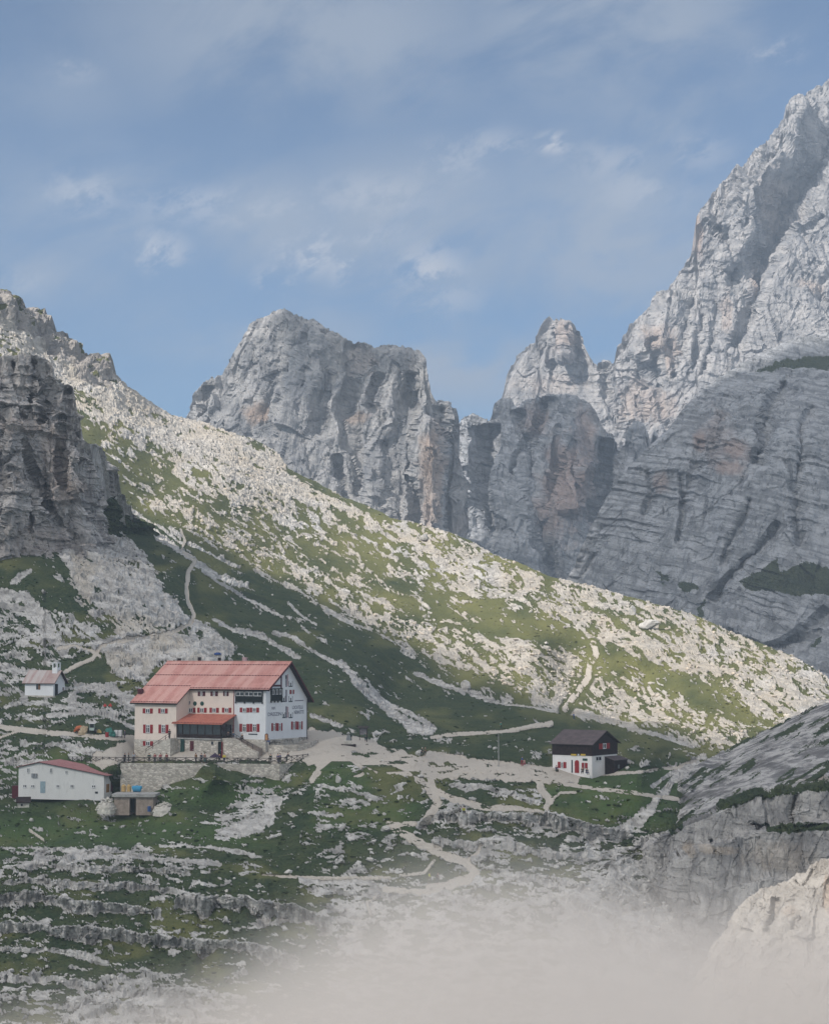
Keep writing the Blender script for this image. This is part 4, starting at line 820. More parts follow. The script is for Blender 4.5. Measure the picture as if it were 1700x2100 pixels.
def tiles(name, c1, c2, rx=.33, faded=None):
    m, nt = newmat(name)
    w = nt.nodes.new('ShaderNodeTexWave'); w.wave_type = 'BANDS'; w.bands_direction = 'X'; w.inputs['Scale'].default_value = 1 / rx / 2; w.inputs['Distortion'].default_value = .3
    co = nt.nodes.new('ShaderNodeTexCoord').outputs['Object']; nt.links.new(co, w.inputs['Vector'])
    n1 = noise(nt, 0.8, 5, .65); n2 = noise(nt, 5, 3, .6); n4 = noise(nt, 0.5, 4, .6, (1, .15, .15))
    c = mixc(nt, ramp(nt, n1, .3, .7), c1, c2); c = mixc(nt, ramp(nt, n2, .55, .3, 0, .35), c, tuple(x * .7 for x in c1))
    if faded: c = mixc(nt, ramp(nt, n4, .42, .62, 0, .85), c, faded)
    return finish(m, nt, c, .85, w.outputs['Fac'], .05, .7)
M_ROOF = tiles('red_roof_tiles', (0.46, 0.215, 0.19), (0.58, 0.29, 0.255), .33, (0.60, 0.35, 0.31)); M_ROOF2 = tiles('veranda_tiles', (0.38, 0.13, 0.10), (0.48, 0.18, 0.13)); M_ROOF3 = tiles('faded_annex_roof', (0.30, 0.14, 0.145), (0.38, 0.19, 0.19))
M_ROOF4 = tiles('rusty_chapel_roof', (0.38, 0.27, 0.26), (0.44, 0.34, 0.32), .25, (0.50, 0.47, 0.46)); M_ROOF5 = tiles('dark_shingles', (0.085, 0.068, 0.072), (0.13, 0.105, 0.11))
M_DWOOD = paint('dark_brown_wood', (0.035, 0.022, 0.022), .8, .3, 2); M_DGREEN = paint('dark_green_wood', (0.012, 0.022, 0.022), .8, .3, 2); M_RED = paint('red_shutters', (0.30, 0.025, 0.03), .7, .15, 3); M_DRED = paint('dark_red_wood', (0.10, 0.018, 0.028), .7, .2, 3)
M_WFR = paint('white_frames', (0.72, 0.73, 0.75), .5); M_GLASS = paint('window_glass', (0.03, 0.035, 0.045), .12, .2, 2, .6); M_GREEN = paint('green_paint', (0.02, 0.075, 0.06), .5); M_WOODF = paint('weathered_fence_wood', (0.075, 0.068, 0.066), .9, .3, 3)
M_CONC = paint('concrete', (0.40, 0.40, 0.395), .95, .2, 1.2); M_CONC2 = paint('warm_concrete', (0.36, 0.30, 0.26), .95, .2, 1.2); M_METAL = paint('grey_metal', (0.30, 0.31, 0.33), .45, .1, 2, .5, .6); M_MURAL = paint('mural_grey', (0.30, 0.29, 0.34), .9, .25, 3); M_MDARK = paint('mural_dark', (0.05, 0.07, 0.09), .9)
M_LETTER = paint('faded_lettering', (0.22, 0.24, 0.31), .9, .2, 4); M_PINK = paint('mural_pink', (0.50, 0.36, 0.38), .9)

def window(fr, root, px0, py0, px1, py1, v, shutters='both', col=None, on='front', glassf=.42, depth=.10, name='window'):
    """a window measured from the photograph: frame > pane and shutters"""
    col = col or M_RED
    f = fr.front if on == 'front' else fr.side
    a0, z1 = f(px0, py0, v); a1, _ = f(px1, (py0 + py1) / 2, v); _, z0 = f(px0, py1, v)
    def bx(mb, x0, x1, d0, d1, za, zb):
        if on == 'front': mb.box(x0, x1, v - d1, v - d0, za, zb)
        else: mb.box(v + d0, v + d1, x0, x1, za, zb)
        return mb
    w = a1 - a0; gw = w * glassf if shutters else w; m = (a0 + a1) / 2; g0, g1 = m - gw / 2, m + gw / 2
    if shutters == 'double':      # two windows side by side sharing the middle shutters
        return [window(fr, root, px0, py0, (px0 + px1) / 2 - .3, py1, v, 'both', col, on, glassf, depth), window(fr, root, (px0 + px1) / 2 + .3, py0, px1, py1, v, 'both', col, on, glassf, depth)]
    fm = MB(); t = min(.13, gw * .17)
    bx(fm, g0, g0 + t, .0, depth, z0, z1); bx(fm, g1 - t, g1, .0, depth, z0, z1); bx(fm, g0 + t, g1 - t, .0, depth, z1 - t, z1); bx(fm, g0 + t, g1 - t, .0, depth * 1.5, z0, z0 + t); bx(fm, m - t / 2, m + t / 2, .0, depth * .8, z0 + t, z1 - t)
    if z1 - z0 > 1.2: bx(fm, g0 + t, m - t / 2, 0, depth * .8, z0 + (z1 - z0) * .66, z0 + (z1 - z0) * .66 + t); bx(fm, m + t / 2, g1 - t, 0, depth * .8, z0 + (z1 - z0) * .66, z0 + (z1 - z0) * .66 + t)
    fo = fm.build(name, M_WFR, root)
    bx(MB(), g0 + t * .5, g1 - t * .5, .004, depth * .35, z0 + t * .5, z1 - t * .5).build('pane', M_GLASS, fo)
    if shutters:
        sw = (w - gw) / 2
        for s0 in ((a0, g0 - .01), (g1 + .01, a1)):
            sm = MB(); bx(sm, s0[0], s0[1], .005, .06, z0 - .03, z1 + .03)
            for q in (.12, .5, .88): bx(sm, s0[0] + .03, s0[1] - .03, .06, .085, z0 + (z1 - z0) * q - .05, z0 + (z1 - z0) * q + .05)
            sm.build('shutter', col, fo)
    return fo

# ------------------------------------------------------------------ the big refuge
F1 = Frame(545, 1517, 400, 30); F1.o.z = 0.0
hut = F1.root('mountain_hut'); tag(hut, 'large white and cream hut with red tiled roof and red shutters above the terrace', 'mountain hut')
XL, XW, XC = -30.2, -19.4, -7.9; VW = -4.4; VB = 15.3; RY, RZ = 7.8, 15.9; SF = .667; SB = .988
def roofz(y): return RZ - (RY - y) * SF if y < RY else RZ - (y - RY) * SB
def prof(yf, dz=-.32, zb=-4.5): return [(yf, zb), (yf, roofz(yf) + dz), (RY, RZ + dz), (VB, roofz(VB) + dz), (VB, zb)]
w = MB(); w.prism(prof(VW), XL, XW); w.prism(prof(0.0), XW, XC)
w.build('wall', M_CREAM, hut)
MB().prism(prof(-.03), XC, 0.0).build('wall', M_WHITE, hut)['label'] = 'white rendered gable end'
# foundation of pale masonry
MB().box(XL - .06, XW + .06, VW - .06, VW + 5, -4.6, -.3).build('foundation', M_STONE2, hut); MB().box(XC, .06, -.10, 15.36, -4.2, .1).build('foundation', M_STONE2, hut)
# roof: tiled top and dark timber underneath
def roofpart(name, mat, off0, off1, parent, ov=0.0):
    m = MB()
    def q(y, o): return roofz(y) + o
    m.prism([(-.6 - ov, q(-.6 - ov, off0)), (-.6 - ov, q(-.6 - ov, off1)), (RY, RZ + off1), (RY, RZ + off0)], -18.85, 1.1)
    m.prism([(-5.0 - ov, q(-5.0 - ov, off0)), (-5.0 - ov, q(-5.0 - ov, off1)), (RY, RZ + off1), (RY, RZ + off0)], -31.1, -18.85)
    m.prism([(RY, RZ + off0), (RY, RZ + off1), (16.2 + ov, q(16.2 + ov, off1)), (16.2 + ov, q(16.2 + ov, off0))], -31.1, 1.1)
    return m.build(name, mat, parent)
roof = roofpart('roof', M_ROOF, -.10, .06, hut, .02); roofpart('soffit', M_DWOOD, -.30, -.104, hut)
MB().tube([(-31.15, RY, RZ + .05), (1.15, RY, RZ + .05)], .13, 8).build('ridge_cap', M_ROOF, roof)
for y, x0, x1 in ((6.7, -30.9, .9), (3.4, -30.9, .9), (.1, -30.9, -19.0), (-.45, -18.7, 1.0), (-4.85, -31, -18.9)):
    g = MB(); g.box(x0, x1, y - .02, y + .02, roofz(y) + .14, roofz(y) + .20)
    x = x0
    while x < x1: g.box(x, x + .10, y - .05, y + .05, roofz(y) + .05, roofz(y) + .24); x += .72
    g.build('snow_guard', M_DRED, roof)
m = MB(); m.box(1.1, 1.16, RY, RY + .01, RZ, RZ + .01)
bb = MB()
for ya, yb in ((-.62, RY), (RY, 16.22)):
    za, zb = roofz(ya), roofz(yb); bb.prism([(ya, za - .36), (ya, za + .08), (yb, zb + .08), (yb, zb - .36)], 1.102, 1.17)
bb.build('bargeboard', M_DRED, hut)
for px, sw, h in ((368, .5, .5), (409, .45, .9), (450, .45, .8), (502, .9, .9)):
    u, _ = F1.front(px, 1358, RY + .6); c = MB(); z = roofz(RY + .6); c.box(u - sw / 2, u + sw / 2, RY + .3, RY + .9, z - .3, z + 1.0 + h * .6)
    ch = c.build('chimney', M_PINK if sw > .8 else M_DWOOD, roof); 
u, z = F1.front(289, 1424, -2.2); MB().box(u - .5, u + .5, -2.7, -1.9, roofz(-2.3) + .0, roofz(-2.3) + .75).prism([(-2.85, roofz(-2.3) + .7), (-2.3, roofz(-2.3) + 1.05), (-1.8, roofz(-2.3) + .7)], u - .6, u + .6).build('roof_vent', M_DRED, roof)
# windows, left wing
for q in ((293, 1453.5, 313.5, 1463), (325, 1453.5, 344, 1463), (294, 1486.5, 313.6, 1503.6), (325.5, 1486.5, 345.5, 1503.6)): window(F1, hut, *q, VW)
window(F1, hut, 293.5, 1520.5, 314, 1529.6, VW - .06)
for q in ((406, 1418.5, 421, 1427.5), (432, 1418.5, 447, 1427.5), (458, 1418.5, 469, 1427.5)): window(F1, hut, *q, 0, col=M_DRED, glassf=.3)
for q in ((382, 1452, 401, 1461.5), (405, 1452, 424, 1461.5), (430, 1452, 449, 1461.5), (455.5, 1452, 474.5, 1461.5)): window(F1, hut, *q, 0)
for q in ((492, 1451.8, 511.5, 1461), (512.5, 1451.8, 531.5, 1461), (491.5, 1485, 511.7, 1500.8), (512.5, 1485, 532.3, 1500.8)): window(F1, hut, *q, -.03)
window(F1, hut, 556.5, 1484, 579, 1499.5, 0, 'double', on='side'); window(F1, hut, 597, 1480.5, 620.5, 1496.5, 0, 'double', on='side')
window(F1, hut, 594, 1415.5, 603, 1423.5, 0, on='side', glassf=.3)
# round green boards and the small painted crest
for px in (400, 414.6):
    u, z = F1.front(px, 1443.3, 0); d = MB(); n = 20; d.prism([(u + .46 * math.cos(2 * math.pi * k / n), z + .46 * math.sin(2 * math.pi * k / n)) for k in range(n)], -.07, 0.0, 'y'); d.build('round_board', M_GREEN, hut)
u, z = F1.front(388, 1442, 0); MB().prism([(u - .3, z + .35), (u + .3, z + .35), (u + .3, z - .1), (u, z - .45), (u - .3, z - .1)], -.03, 0, 'y').build('painted_crest', M_MURAL, hut)
# dark signboard under the right windows
a0, z1 = F1.front(510, 1504.8, -.03); a1, z0 = F1.front(528, 1507.6, -.03); MB().box(a0, a1, -.10, -.03, z0, z1).build('signboard', M_MDARK, hut)
# wooden oriels
def oriel(on, px0, px1, py0, pym, py1, v, npan):
    f = F1.front if on == 'front' else F1.side
    a0, z1 = f(px0, py0, v); a1, _ = f(px1, py0, v); _, zm = f(px0, pym, v); _, z0 = f(px0, py1, v)
    def bx(mb, x0, x1, d0, d1, za, zb):
        if on == 'front': mb.box(x0, x1, v - d1, v - d0, za, zb)
        else: mb.box(v + d0, v + d1, x0, x1, za, zb)
    m = MB(); bx(m, a0, a1, 0, .35, z0, zm); bx(m, a0 - .05, a1 + .05, 0, .42, z1, z1 + .18)
    W = a1 - a0
    for k in range(npan + 1):
        x = a0 + W * k / npan; bx(m, x - .06, x + .06, 0, .36, zm, z1); bx(m, x - .07, x + .07, .02, .30, z0 - .35, z0)
    for k in range(10): bx(m, a0 + .04, a1 - .04, .35, .365, z0 + (zm - z0) * k / 10 + .03, z0 + (zm - z0) * (k + 1) / 10 - .02)
    o = m.build('oriel', M_DGREEN, hut)
    g = MB(); bx(g, a0 + .06, a1 - .06, 0, .2, zm, z1); g.build('pane', M_GLASS, o)
    for k in range(npan):
        x0 = a0 + W * k / npan + .08; x1 = a0 + W * (k + 1) / npan - .08; mm = (x0 + x1) / 2; fr = MB()
        for c in ((x0, x0 + .1), (mm - .05, mm + .05), (x1 - .1, x1)): bx(fr, c[0], c[1], .2, .26, zm + .05, z1 - .05)
        bx(fr, x0 + .1, mm - .05, .2, .25, zm + .05, zm + .15); bx(fr, mm + .05, x1 - .1, .2, .25, zm + .05, zm + .15); bx(fr, x0 + .1, mm - .05, .2, .25, z1 - .2, z1 - .05); bx(fr, mm + .05, x1 - .1, .2, .25, z1 - .2, z1 - .05)
        fr.build('window_frame', M_WFR, o)
oriel('front', 484.5, 539, 1418, 1428, 1439.5, -.03, 3)
oriel('side', 555, 576.5, 1414, 1425.5, 1438, 0, 3)
# timber framing and painted figures on the gable
def sbox(mb, pa, ya, pb, yb, d=.05, d0=0.003):
    y0, z1 = F1.side(pa, ya); y1, z0 = F1.side(pb, yb); mb.box(d0, d, min(y0, y1), max(y0, y1), min(z0, z1), max(z0, z1))
m = MB(); sbox(m, 575.6, 1387, 577.4, 1413, .12); sbox(m, 556, 1405, 575.5, 1408, .12); m.build('timber_frame', M_DRED, hut)
for yt, yb in ((1385, 1409), (1415, 1440), (1449, 1473)):
    m = MB(); sbox(m, 585.5, yt, 588.5, yb, .03); m.build('painted_column', M_MURAL, hut)
m = MB(); sbox(m, 585.3, 1385, 587.6, 1392, .04); m.build('painted_bar', M_MDARK, hut)
for yb in (1409, 1440, 1473):
    for a, b_ in ((579, 585), (592, 600)):
        if yb == 1409 and a == 579: continue
        m = MB(); sbox(m, a, yb - 1.8, b_, yb, .035); sbox(m, a, yb - 12, a + .7, yb - 1.8, .03); sbox(m, b_ - .7, yb - 12, b_, yb - 1.8, .03); sbox(m, (a + b_) / 2 - .9, yb - 8.5, (a + b_) / 2 + .9, yb - 1.8, .03); m.build('painted_shield', M_MDARK, hut)
for yt, yb in ((1383, 1408), (1450, 1472)): m = MB(); sbox(m, 589, yt, 591, yb, .03); m.build('painted_strip', M_PINK, hut)
m = MB(); sbox(m, 604.5, 1436.5, 622.5, 1437.8, .04); m.build('painted_band', M_MURAL, hut)
def text_mesh(s, size, name, mat, parent, M):
    cu = bpy.data.curves.new(name, 'FONT'); cu.body = s; cu.size = size; cu.extrude = .01; cu.align_x = 'LEFT'; cu.offset = size * .015
    t = bpy.data.objects.new(name + '_tmp', cu); COL.objects.link(t)
    dg = bpy.context.evaluated_depsgraph_get(); me = bpy.data.meshes.new_from_object(t.evaluated_get(dg)); bpy.data.objects.remove(t)
    me.materials.append(mat); o = bpy.data.objects.new(name, me); COL.objects.link(o); o.parent = parent; o.matrix_local = M; return o
def gable_text(s, pa, pb, pyb, h):
    y0, z0 = F1.side(pa, pyb); y1, _ = F1.side(pb, pyb)
    M = Matrix(((0, 0, 1, .02), (1, 0, 0, y0), (0, 1, 0, z0), (0, 0, 0, 1)))
    o = text_mesh(s, h, 'lettering', M_LETTER, hut, M); wd = max(v.co.x for v in o.data.vertices); sc = (y1 - y0) / wd
    for v in o.data.vertices: v.co.x *= sc
gable_text('RIF.', 557, 565.5, 1455.5, .75); gable_text('LOCATELLI', 599, 621, 1454.5, .95); gable_text('DREIZIN', 549, 577, 1469, 1.0); gable_text('NENHÜTTE', 603, 623, 1464.5, 1.0)
MB().tube([(XC, -.15, .3), (XC, -.15, 10.0)], .06, 6).build('drainpipe', M_RED, hut); MB().tube([(.15, 15.2, -.2), (.15, 15.2, 7.6)], .08, 6).build('drainpipe', M_DWOOD, hut)
MB().prism([(-31, -5.15), (-31, -5.02), (-18.9, -5.02), (-18.9, -5.15)], 7.22, 7.34, 'z').prism([(-18.8, -.76), (-18.8, -.63), (1.1, -.63), (1.1, -.76)], 10.16, 10.28, 'z').build('gutter', M_DWOOD, hut)
# veranda
ver = MB(); y0 = -5.1; zt, zb = 4.95, 3.15
ver.prism([(y0, zb), (y0, zb + .16), (-.03, zt + .16), (-.03, zt)], -20.1, -7.3)
vr = ver.build('veranda_roof', M_ROOF2, hut)
g = MB(); g.box(-20, -7.4, -4.93, -4.90, zb + .25, zb + .31); x = -20.0
while x < -7.4: g.box(x, x + .08, -4.95, -4.88, zb + .15, zb + .38); x += .8
g.build('snow_guard', M_DRED, vr)
m = MB(); m.box(-19.3, -8.1, -4.3, -.05, .0, .28); m.build('veranda_floor', M_CONC, hut)
m = MB()
for x in (-19.2, -17.9, -16.0, -14.1, -12.2, -10.3, -8.3): m.box(x - .09, x + .09, -4.25, -4.07, .28, 3.3)
m.box(-19.3, -8.2, -4.24, -4.10, .28, 1.05); m.box(-19.3, -8.2, -4.26, -4.06, 3.05, 3.3); m.box(-8.39, -8.21, -2.3, -2.1, .28, 3.3); m.box(-8.38, -8.24, -4.0, -.1, .28, 1.0)
m.build('veranda_front', M_DWOOD, hut)
MB().box(-19.25, -8.3, -4.18, -4.14, 1.05, 3.05).box(-8.33, -8.29, -3.9, -.3, 1.0, 3.05).build('veranda_glazing', M_GLASS, hut)
for x in (-17.2, -15.3, -14.9, -13.6, -11.6, -9.4): MB().box(x - .12, x + .12, -4.135, -4.10, 1.15, 2.95).build('curtain', M_WFR, hut)
window(F1, hut, 472, 1487, 479.5, 1503, 0.0, col=M_RED, glassf=.4)
# stone podium with two doors, pillars and stairs
m = MB(); m.box(-19.35, -8.4, -4.05, -.04, -4.6, -.01); m.box(-8.4, -5.4, -3.9, -.12, -4.4, .38)
m.prism([(-5.4, -4.4), (-5.4, .38), (-4.6, .3), (-.8, -1.7), (.8, -2.2), (.8, -4.2)], -3.95, -3.55, 'y')
pod = m.build('podium', M_STONE, hut)
for px0, px1 in ((390, 397.5), (447.5, 455.5)):
    u0, _ = F1.front(px0, 1530, -4.05); u1, _ = F1.front(px1, 1530, -4.05); d = MB(); d.box(u0, u1, -4.13, -4.052, -3.6, -.35); dd = d.build('door', M_DRED if px0 < 400 else M_DGREEN, hut); MB().box(u1 - .22, u1 - .1, -4.2, -4.13, -2.2, -2.0).build('handle', M_METAL, dd)
    if px0 > 400: MB().box(u1, u1 + .12, -4.16, -4.052, -3.6, -.3).build('jamb', M_RED, dd)
for px in (435.5, 357.5):
    u, z = F1.front(px, 1524.5, -4.05); MB().box(u - .28, u + .28, -4.10, -4.052, z - .3, z + .3).build('window', M_GLASS, hut)
for px in (372, 376): 
    u, _ = F1.front(px, 1530, -4.3); MB().box(u - .14, u + .14, -4.45, -4.17, -3.6, 0).build('pillar', M_GREEN, hut)
m = MB()
for k in range(13): m.box(-5.4 + k * .42, -5.4 + (k + 1) * .42, -3.54, -1.2, -3.6, .36 - k * .165)
m.build('staircase', M_CONC2, hut)
m = MB()
def rail(mb, pts, n=5):
    mb.tube([(p[0], p[1], p[2] + 1.0) for p in pts], .05, 5); mb.tube([(p[0], p[1], p[2] + .5) for p in pts], .035, 5)
    for k in range(n + 1):
        t = k / n * (len(pts) - 1); i = min(int(t), len(pts) - 2); a, b = Vector(pts[i]), Vector(pts[i + 1]); q = a.lerp(b, t - i); mb.tube([q, q + Vector((0, 0, 1.02))], .05, 5)
rail(m, [(-8.2, -3.75, .38), (-5.3, -3.75, .38), (-.6, -3.75, -1.75)], 7); m.build('railing', M_WOODF, hut)
# left stairs in front of the wing
ax, az = F1.front(347, 1514, -6.2); bx_, bz = F1.front(300, 1546, -6.2)
m = MB(); n = 16
for k in range(n):
    x1 = ax + (bx_ - ax) * k / n; x0 = ax + (bx_ - ax) * (k + 1) / n; z = az - .1 + (bz - az) * k / n; m.box(x0, x1, -6.4, -4.52, -5, z)
m.box(ax, -19.36, -6.4, -4.52, -5, az - .1); m.build('staircase', M_STONE2, hut)
m = MB(); rail(m, [(-19.5, -6.3, az - .1), (ax, -6.3, az - .1), (bx_, -6.3, bz)], 7); m.build('railing', M_WOODF, hut)

# ------------------------------------------------------------------ low white outbuilding
F2 = Frame(213, 1630, 383, 16)
an = F2.root('outbuilding'); tag(an, 'long low whitewashed outbuilding with a sloping faded red roof below the terrace wall', 'outbuilding')
xl, _ = F2.front(38, 1600); xp, zp = F2.front(81, 1564.5); _, zl = F2.front(38, 1574); _, zr = F2.front(213, 1591)
W2 = 8.6
MB().prism([(xl, -1.2), (xl, zl), (xp, zp), (0, zr), (0, -1.2)], 0, W2, 'y').build('wall', M_ANNEX, an)
def slab(mb, x0, z0, x1, z1, y0, y1, t0, t1): mb.prism([(x0, z0 + t0), (x0, z0 + t1), (x1, z1 + t1), (x1, z1 + t0)], y0, y1, 'y')
sl_ = (zr - zp) / (0 - xp)
m = MB(); slab(m, xp, zp, .9, zr + .9 * sl_, -.35, W2 + .4, .1, .2); slab(m, xl - .4, zl - .12, xp, zp, -.35, W2 + .4, .1, .2); m.build('roof', M_ROOF3, an)
m = MB(); slab(m, xp, zp, .88, zr + .88 * sl_, -.33, W2 + .38, .005, .096); slab(m, xl - .38, zl - .12, xp, zp, -.33, W2 + .38, .005, .096); m.build('soffit', M_DWOOD, an)
for q in ((55.5, 1575.5, 61.5, 1586), (102, 1575.5, 108, 1586), (134, 1580.5, 139.5, 1588), (47, 1609.5, 55, 1616), (63.5, 1609.5, 71.5, 1616), (115.5, 1609.5, 123, 1616.5), (144, 1609.5, 152, 1617), (188, 1610, 196.5, 1616.5)): window(F2, an, *q, 0, None, depth=.08)
m = MB()
for px in (68, 74):
    u, z = F2.front(px, 1591, 0); m.box(u - .26, u + .26, -.25, 0, z - .4, z + .4)
m.build('air_unit', M_METAL, an)
u0, _ = F2.front(83, 1610); u1, _ = F2.front(93, 1610); _, zt_ = F2.front(88, 1603); d = MB().box(u0, u1, -.08, 0, .05, zt_).build('door', paint('pale_blue_door', (.30, .40, .46), .6), an); MB().box(u1 - .2, u1 - .12, -.14, -.08, 1.0, 1.15).build('handle', M_METAL, d)
_v0, _z = F2.side(227, 1604); _v1, _ = F2.side(234, 1604); MB().box(0, .07, _v0, _v1, .3, _z).build('door', M_DRED, an)
_v0, _ = F2.side(218, 1610); _v1, _z2 = F2.side(224, 1608); MB().box(0, .05, _v0, _v1, .3, _z2).build('door', paint('ochre_door', (.30, .16, .06), .8), an)
m = MB(); m.box(xl - 1.5, xl - .05, .2, 1.8, -1.2, 1.3); m.build('lean_to', M_DRED, an)
_u, _z = F2.front(198, 1626); MB().box(_u - .3, _u + .3, -.06, 0, _z - .2, _z + .2).build('grate', M_GLASS, an)

# ------------------------------------------------------------------ concrete store with flat roof
F3 = Frame(314, 1664, 374.5, 2)
st = F3.root('garage'); tag(st, 'small flat roofed concrete store with a dark doorway between two stone heaps', 'garage')
xl, _ = F3.front(234, 1650); _, zt_ = F3.front(300, 1635); da, _ = F3.front(265.5, 1650); db, _ = F3.front(279, 1650); _, dz_ = F3.front(270, 1638)
m = MB(); m.box(xl, da, 0, 5, -.8, zt_); m.box(db, 0, 0, 5, -.8, zt_); m.box(da, db, 0, 5, dz_, zt_); m.box(da, db, 2.4, 5, -.8, dz_); m.build('wall', M_CONC2, st)
MB().box(xl - .4, .45, -.45, 5.4, zt_ + .003, zt_ + .55).build('roof', M_CONC, st)
m = MB(); m.box(da + .02, db - .5, 1.0, 1.08, -.3, dz_ - .03); m.box(db - .12, db - .02, -.02, .3, -.3, dz_ - .03); m.build('door', M_DGREEN, st)

# ------------------------------------------------------------------ small timber and white hut on the right
F4 = Frame(1214.5, 1590, 380, 35)
h2 = F4.root('wooden_hut'); tag(h2, 'small two storey hut with dark timber upper floor over white walls beside the path', 'hut')
xl, _ = F4.front(1132, 1570); vb, _ = F4.side(1266.5, 1550); _, zd = F4.front(1214, 1551); _, ze = F4.front(1214, 1527.5); vr_ = vb / 2; zr_ = ze + vr_ * .46
MB().box(xl + .08, -.08, .08, vb - .08, -1.0, zd).build('wall', plaster('hut_plaster', (0.72, 0.71, 0.71)), h2)
MB().prism([(0, zd + .003), (0, ze), (vr_, zr_), (vb, ze), (vb, zd + .003)], xl, 0).build('timber_storey', M_DWOOD, h2)
m = MB()
for k in range(34):
    x = xl + (0 - xl) * (k + .5) / 34; m.box(x - .02, x + .02, -.025, 0, zd + .05, ze - .05)
m.build('batten', M_DWOOD, h2)
def rz4(y): return zr_ + .12 - abs(y - vr_) * .46
m = MB()
for a, b_ in ((-.5, vr_), (vr_, vb + .5)): m.prism([(a, rz4(a)), (a, rz4(a) + .14), (b_, rz4(b_) + .14), (b_, rz4(b_))], xl - .35, .45)
m.build('roof', M_ROOF5, h2)
m = MB()
for a, b_ in ((-.5, vr_), (vr_, vb + .5)): m.prism([(a, rz4(a) - .12), (a, rz4(a) + .02), (b_, rz4(b_) + .02), (b_, rz4(b_) - .12)], .452, .50)
m.build('bargeboard', M_DWOOD, h2)
window(F4, h2, 1144, 1563, 1161.5, 1575, .08, glassf=.3); window(F4, h2, 1193, 1565, 1205, 1575.8, .08, glassf=.12)
window(F4, h2, 1228, 1526, 1250, 1537, 0, on='side', glassf=.34); window(F4, h2, 1221, 1551.8, 1233, 1561.5, -.08, None, on='side')
a0, zt_ = F4.front(1172, 1559, .08); a1, _ = F4.front(1187.5, 1559, .08)
d = MB().box(a0, a0 + .25, -.02, .08, .3, zt_).build('jamb', M_MDARK, h2)
n = 8; am = (a0 + .75 + a1) / 2; rw = (a1 - a0 - .75) / 2; d = MB().prism([(a0 + .75, .3)] + [(am - rw * math.cos(math.pi * k / n), zt_ - .45 + .45 * math.sin(math.pi * k / n)) for k in range(n + 1)] + [(a1, .3)], -.02, .08, 'y').build('door', M_RED, h2)
MB().box(am - rw * .8, am - rw * .65, -.08, -.02, 1.4, 1.5).build('handle', M_METAL, d)
a0, z1 = F4.front(1195, 1555.8, .08); a1, z0 = F4.front(1204.5, 1560.8, .08); MB().box(a0, a1, 0, .08, z0, z1).build('green_board', M_GREEN, h2)
M_YEL = paint('yellow_boards', (.55, .38, .06), .7)
for p0, p1 in ((1170.7, 1181.6), (1190.7, 1200.5)):
    a0, z1 = F4.front(p0, 1546.5, -.08); a1, z0 = F4.front(p1, 1550.6, -.08); MB().box(a0, a1, -.10, -.03, z0, z1).build('trail_board', M_YEL, h2)
a0, z1 = F4.front(1184.5, 1546.5, -.08); MB().box(a0, a0 + .3, -.10, -.03, z1 - .35, z1).build('trail_board', M_WFR, h2)
v0, _ = F4.side(1241, 1570); v1, _ = F4.side(1266, 1570); _, z1 = F4.side(1241, 1556.5)
MB().prism([(-.075, -1), (-.075, z1 + .35), (1.9, z1 - .25), (1.9, -1)], v0, v1 + .6, 'y').build('shed', M_DWOOD, h2)
MB().prism([(-.075, z1 + .36), (-.075, z1 + .45), (2.1, z1 - .22), (2.1, z1 - .31)], v0 - .2, v1 + .8, 'y').build('shed_roof', M_ROOF5, h2)
MB().box(1.901, 1.95, v0 + 1.6, v0 + 2.3, 1.0, 1.7).build('shed_window', M_METAL, h2)

# ------------------------------------------------------------------ chapel
F5 = Frame(109, 1431, 456, 25)
cp = F5.root('chapel'); tag(cp, 'tiny white chapel with rusty pale roof and small bell tower on the left slope', 'chapel')
xl, _ = F5.front(51, 1410); vb, _ = F5.side(128, 1410); vb = max(vb, 4.6); _, ze = F5.front(109, 1398.5); vr_ = vb / 2; sl5 = 1.05; zr_ = ze + vr_ * sl5
MB().prism([(0, -1.2), (0, ze), (vr_, zr_), (vb, ze), (vb, -1.2)], xl, 0).build('wall', M_CHAP, cp)
MB().box(xl - .05, .06, -.06, vb + .05, -1.3, .45).build('plinth', M_STONE2, cp)
def rz5(y): return zr_ + .1 - abs(y - vr_) * sl5
m = MB()
for a, b_ in ((-.5, vr_), (vr_, vb + .5)): m.prism([(a, rz5(a)), (a, rz5(a) + .14), (b_, rz5(b_) + .14), (b_, rz5(b_))], xl - .5, .75)
rf = m.build('roof', M_ROOF4, cp)
m = MB()
for a, b_ in ((-.5, vr_), (vr_, vb + .5)): m.prism([(a, rz5(a) - .14), (a, rz5(a) - .004), (b_, rz5(b_) - .004), (b_, rz5(b_) - .14)], xl - .48, .74)
m.build('soffit', M_DWOOD, cp)
tz = rz5(vr_); m = MB(); m.box(-1.5, -.1, vr_ - .7, vr_ + .7, tz - .7, tz + .75)
for a in (-1.5, -.35):
    for b_ in (vr_ - .7, vr_ + .45): m.box(a, a + .25, b_, b_ + .25, tz + .752, tz + 1.75)
m.box(-1.55, -.05, vr_ - .75, vr_ + .75, tz + 1.752, tz + 1.95); tw = m.build('bell_tower', M_CHAP, cp)
MB().lathe([(.75, 0), (.7, .25), (.4, .5), (.05, .62)], (-.8, vr_, tz + 1.955), 12).build('tower_cap', M_CONC, tw); MB().lathe([(.32, 0), (.25, .2), (.12, .42), (.02, .5)], (-.8, vr_, tz + 1.0), 10).build('bell', M_DWOOD, tw)
a0, z1 = F5.front(74.5, 1401, 0); a1, z0 = F5.front(82.5, 1414.5, 0); wf = MB().box(a0, a1, -.06, 0, z0, z1).build('window', M_GLASS, cp); MB().box(a0 + (a1 - a0) * .55, a1 + .02, -.10, -.062, z0, z1).build('shutter', paint('brown_shutter', (.22, .12, .07), .8), wf)
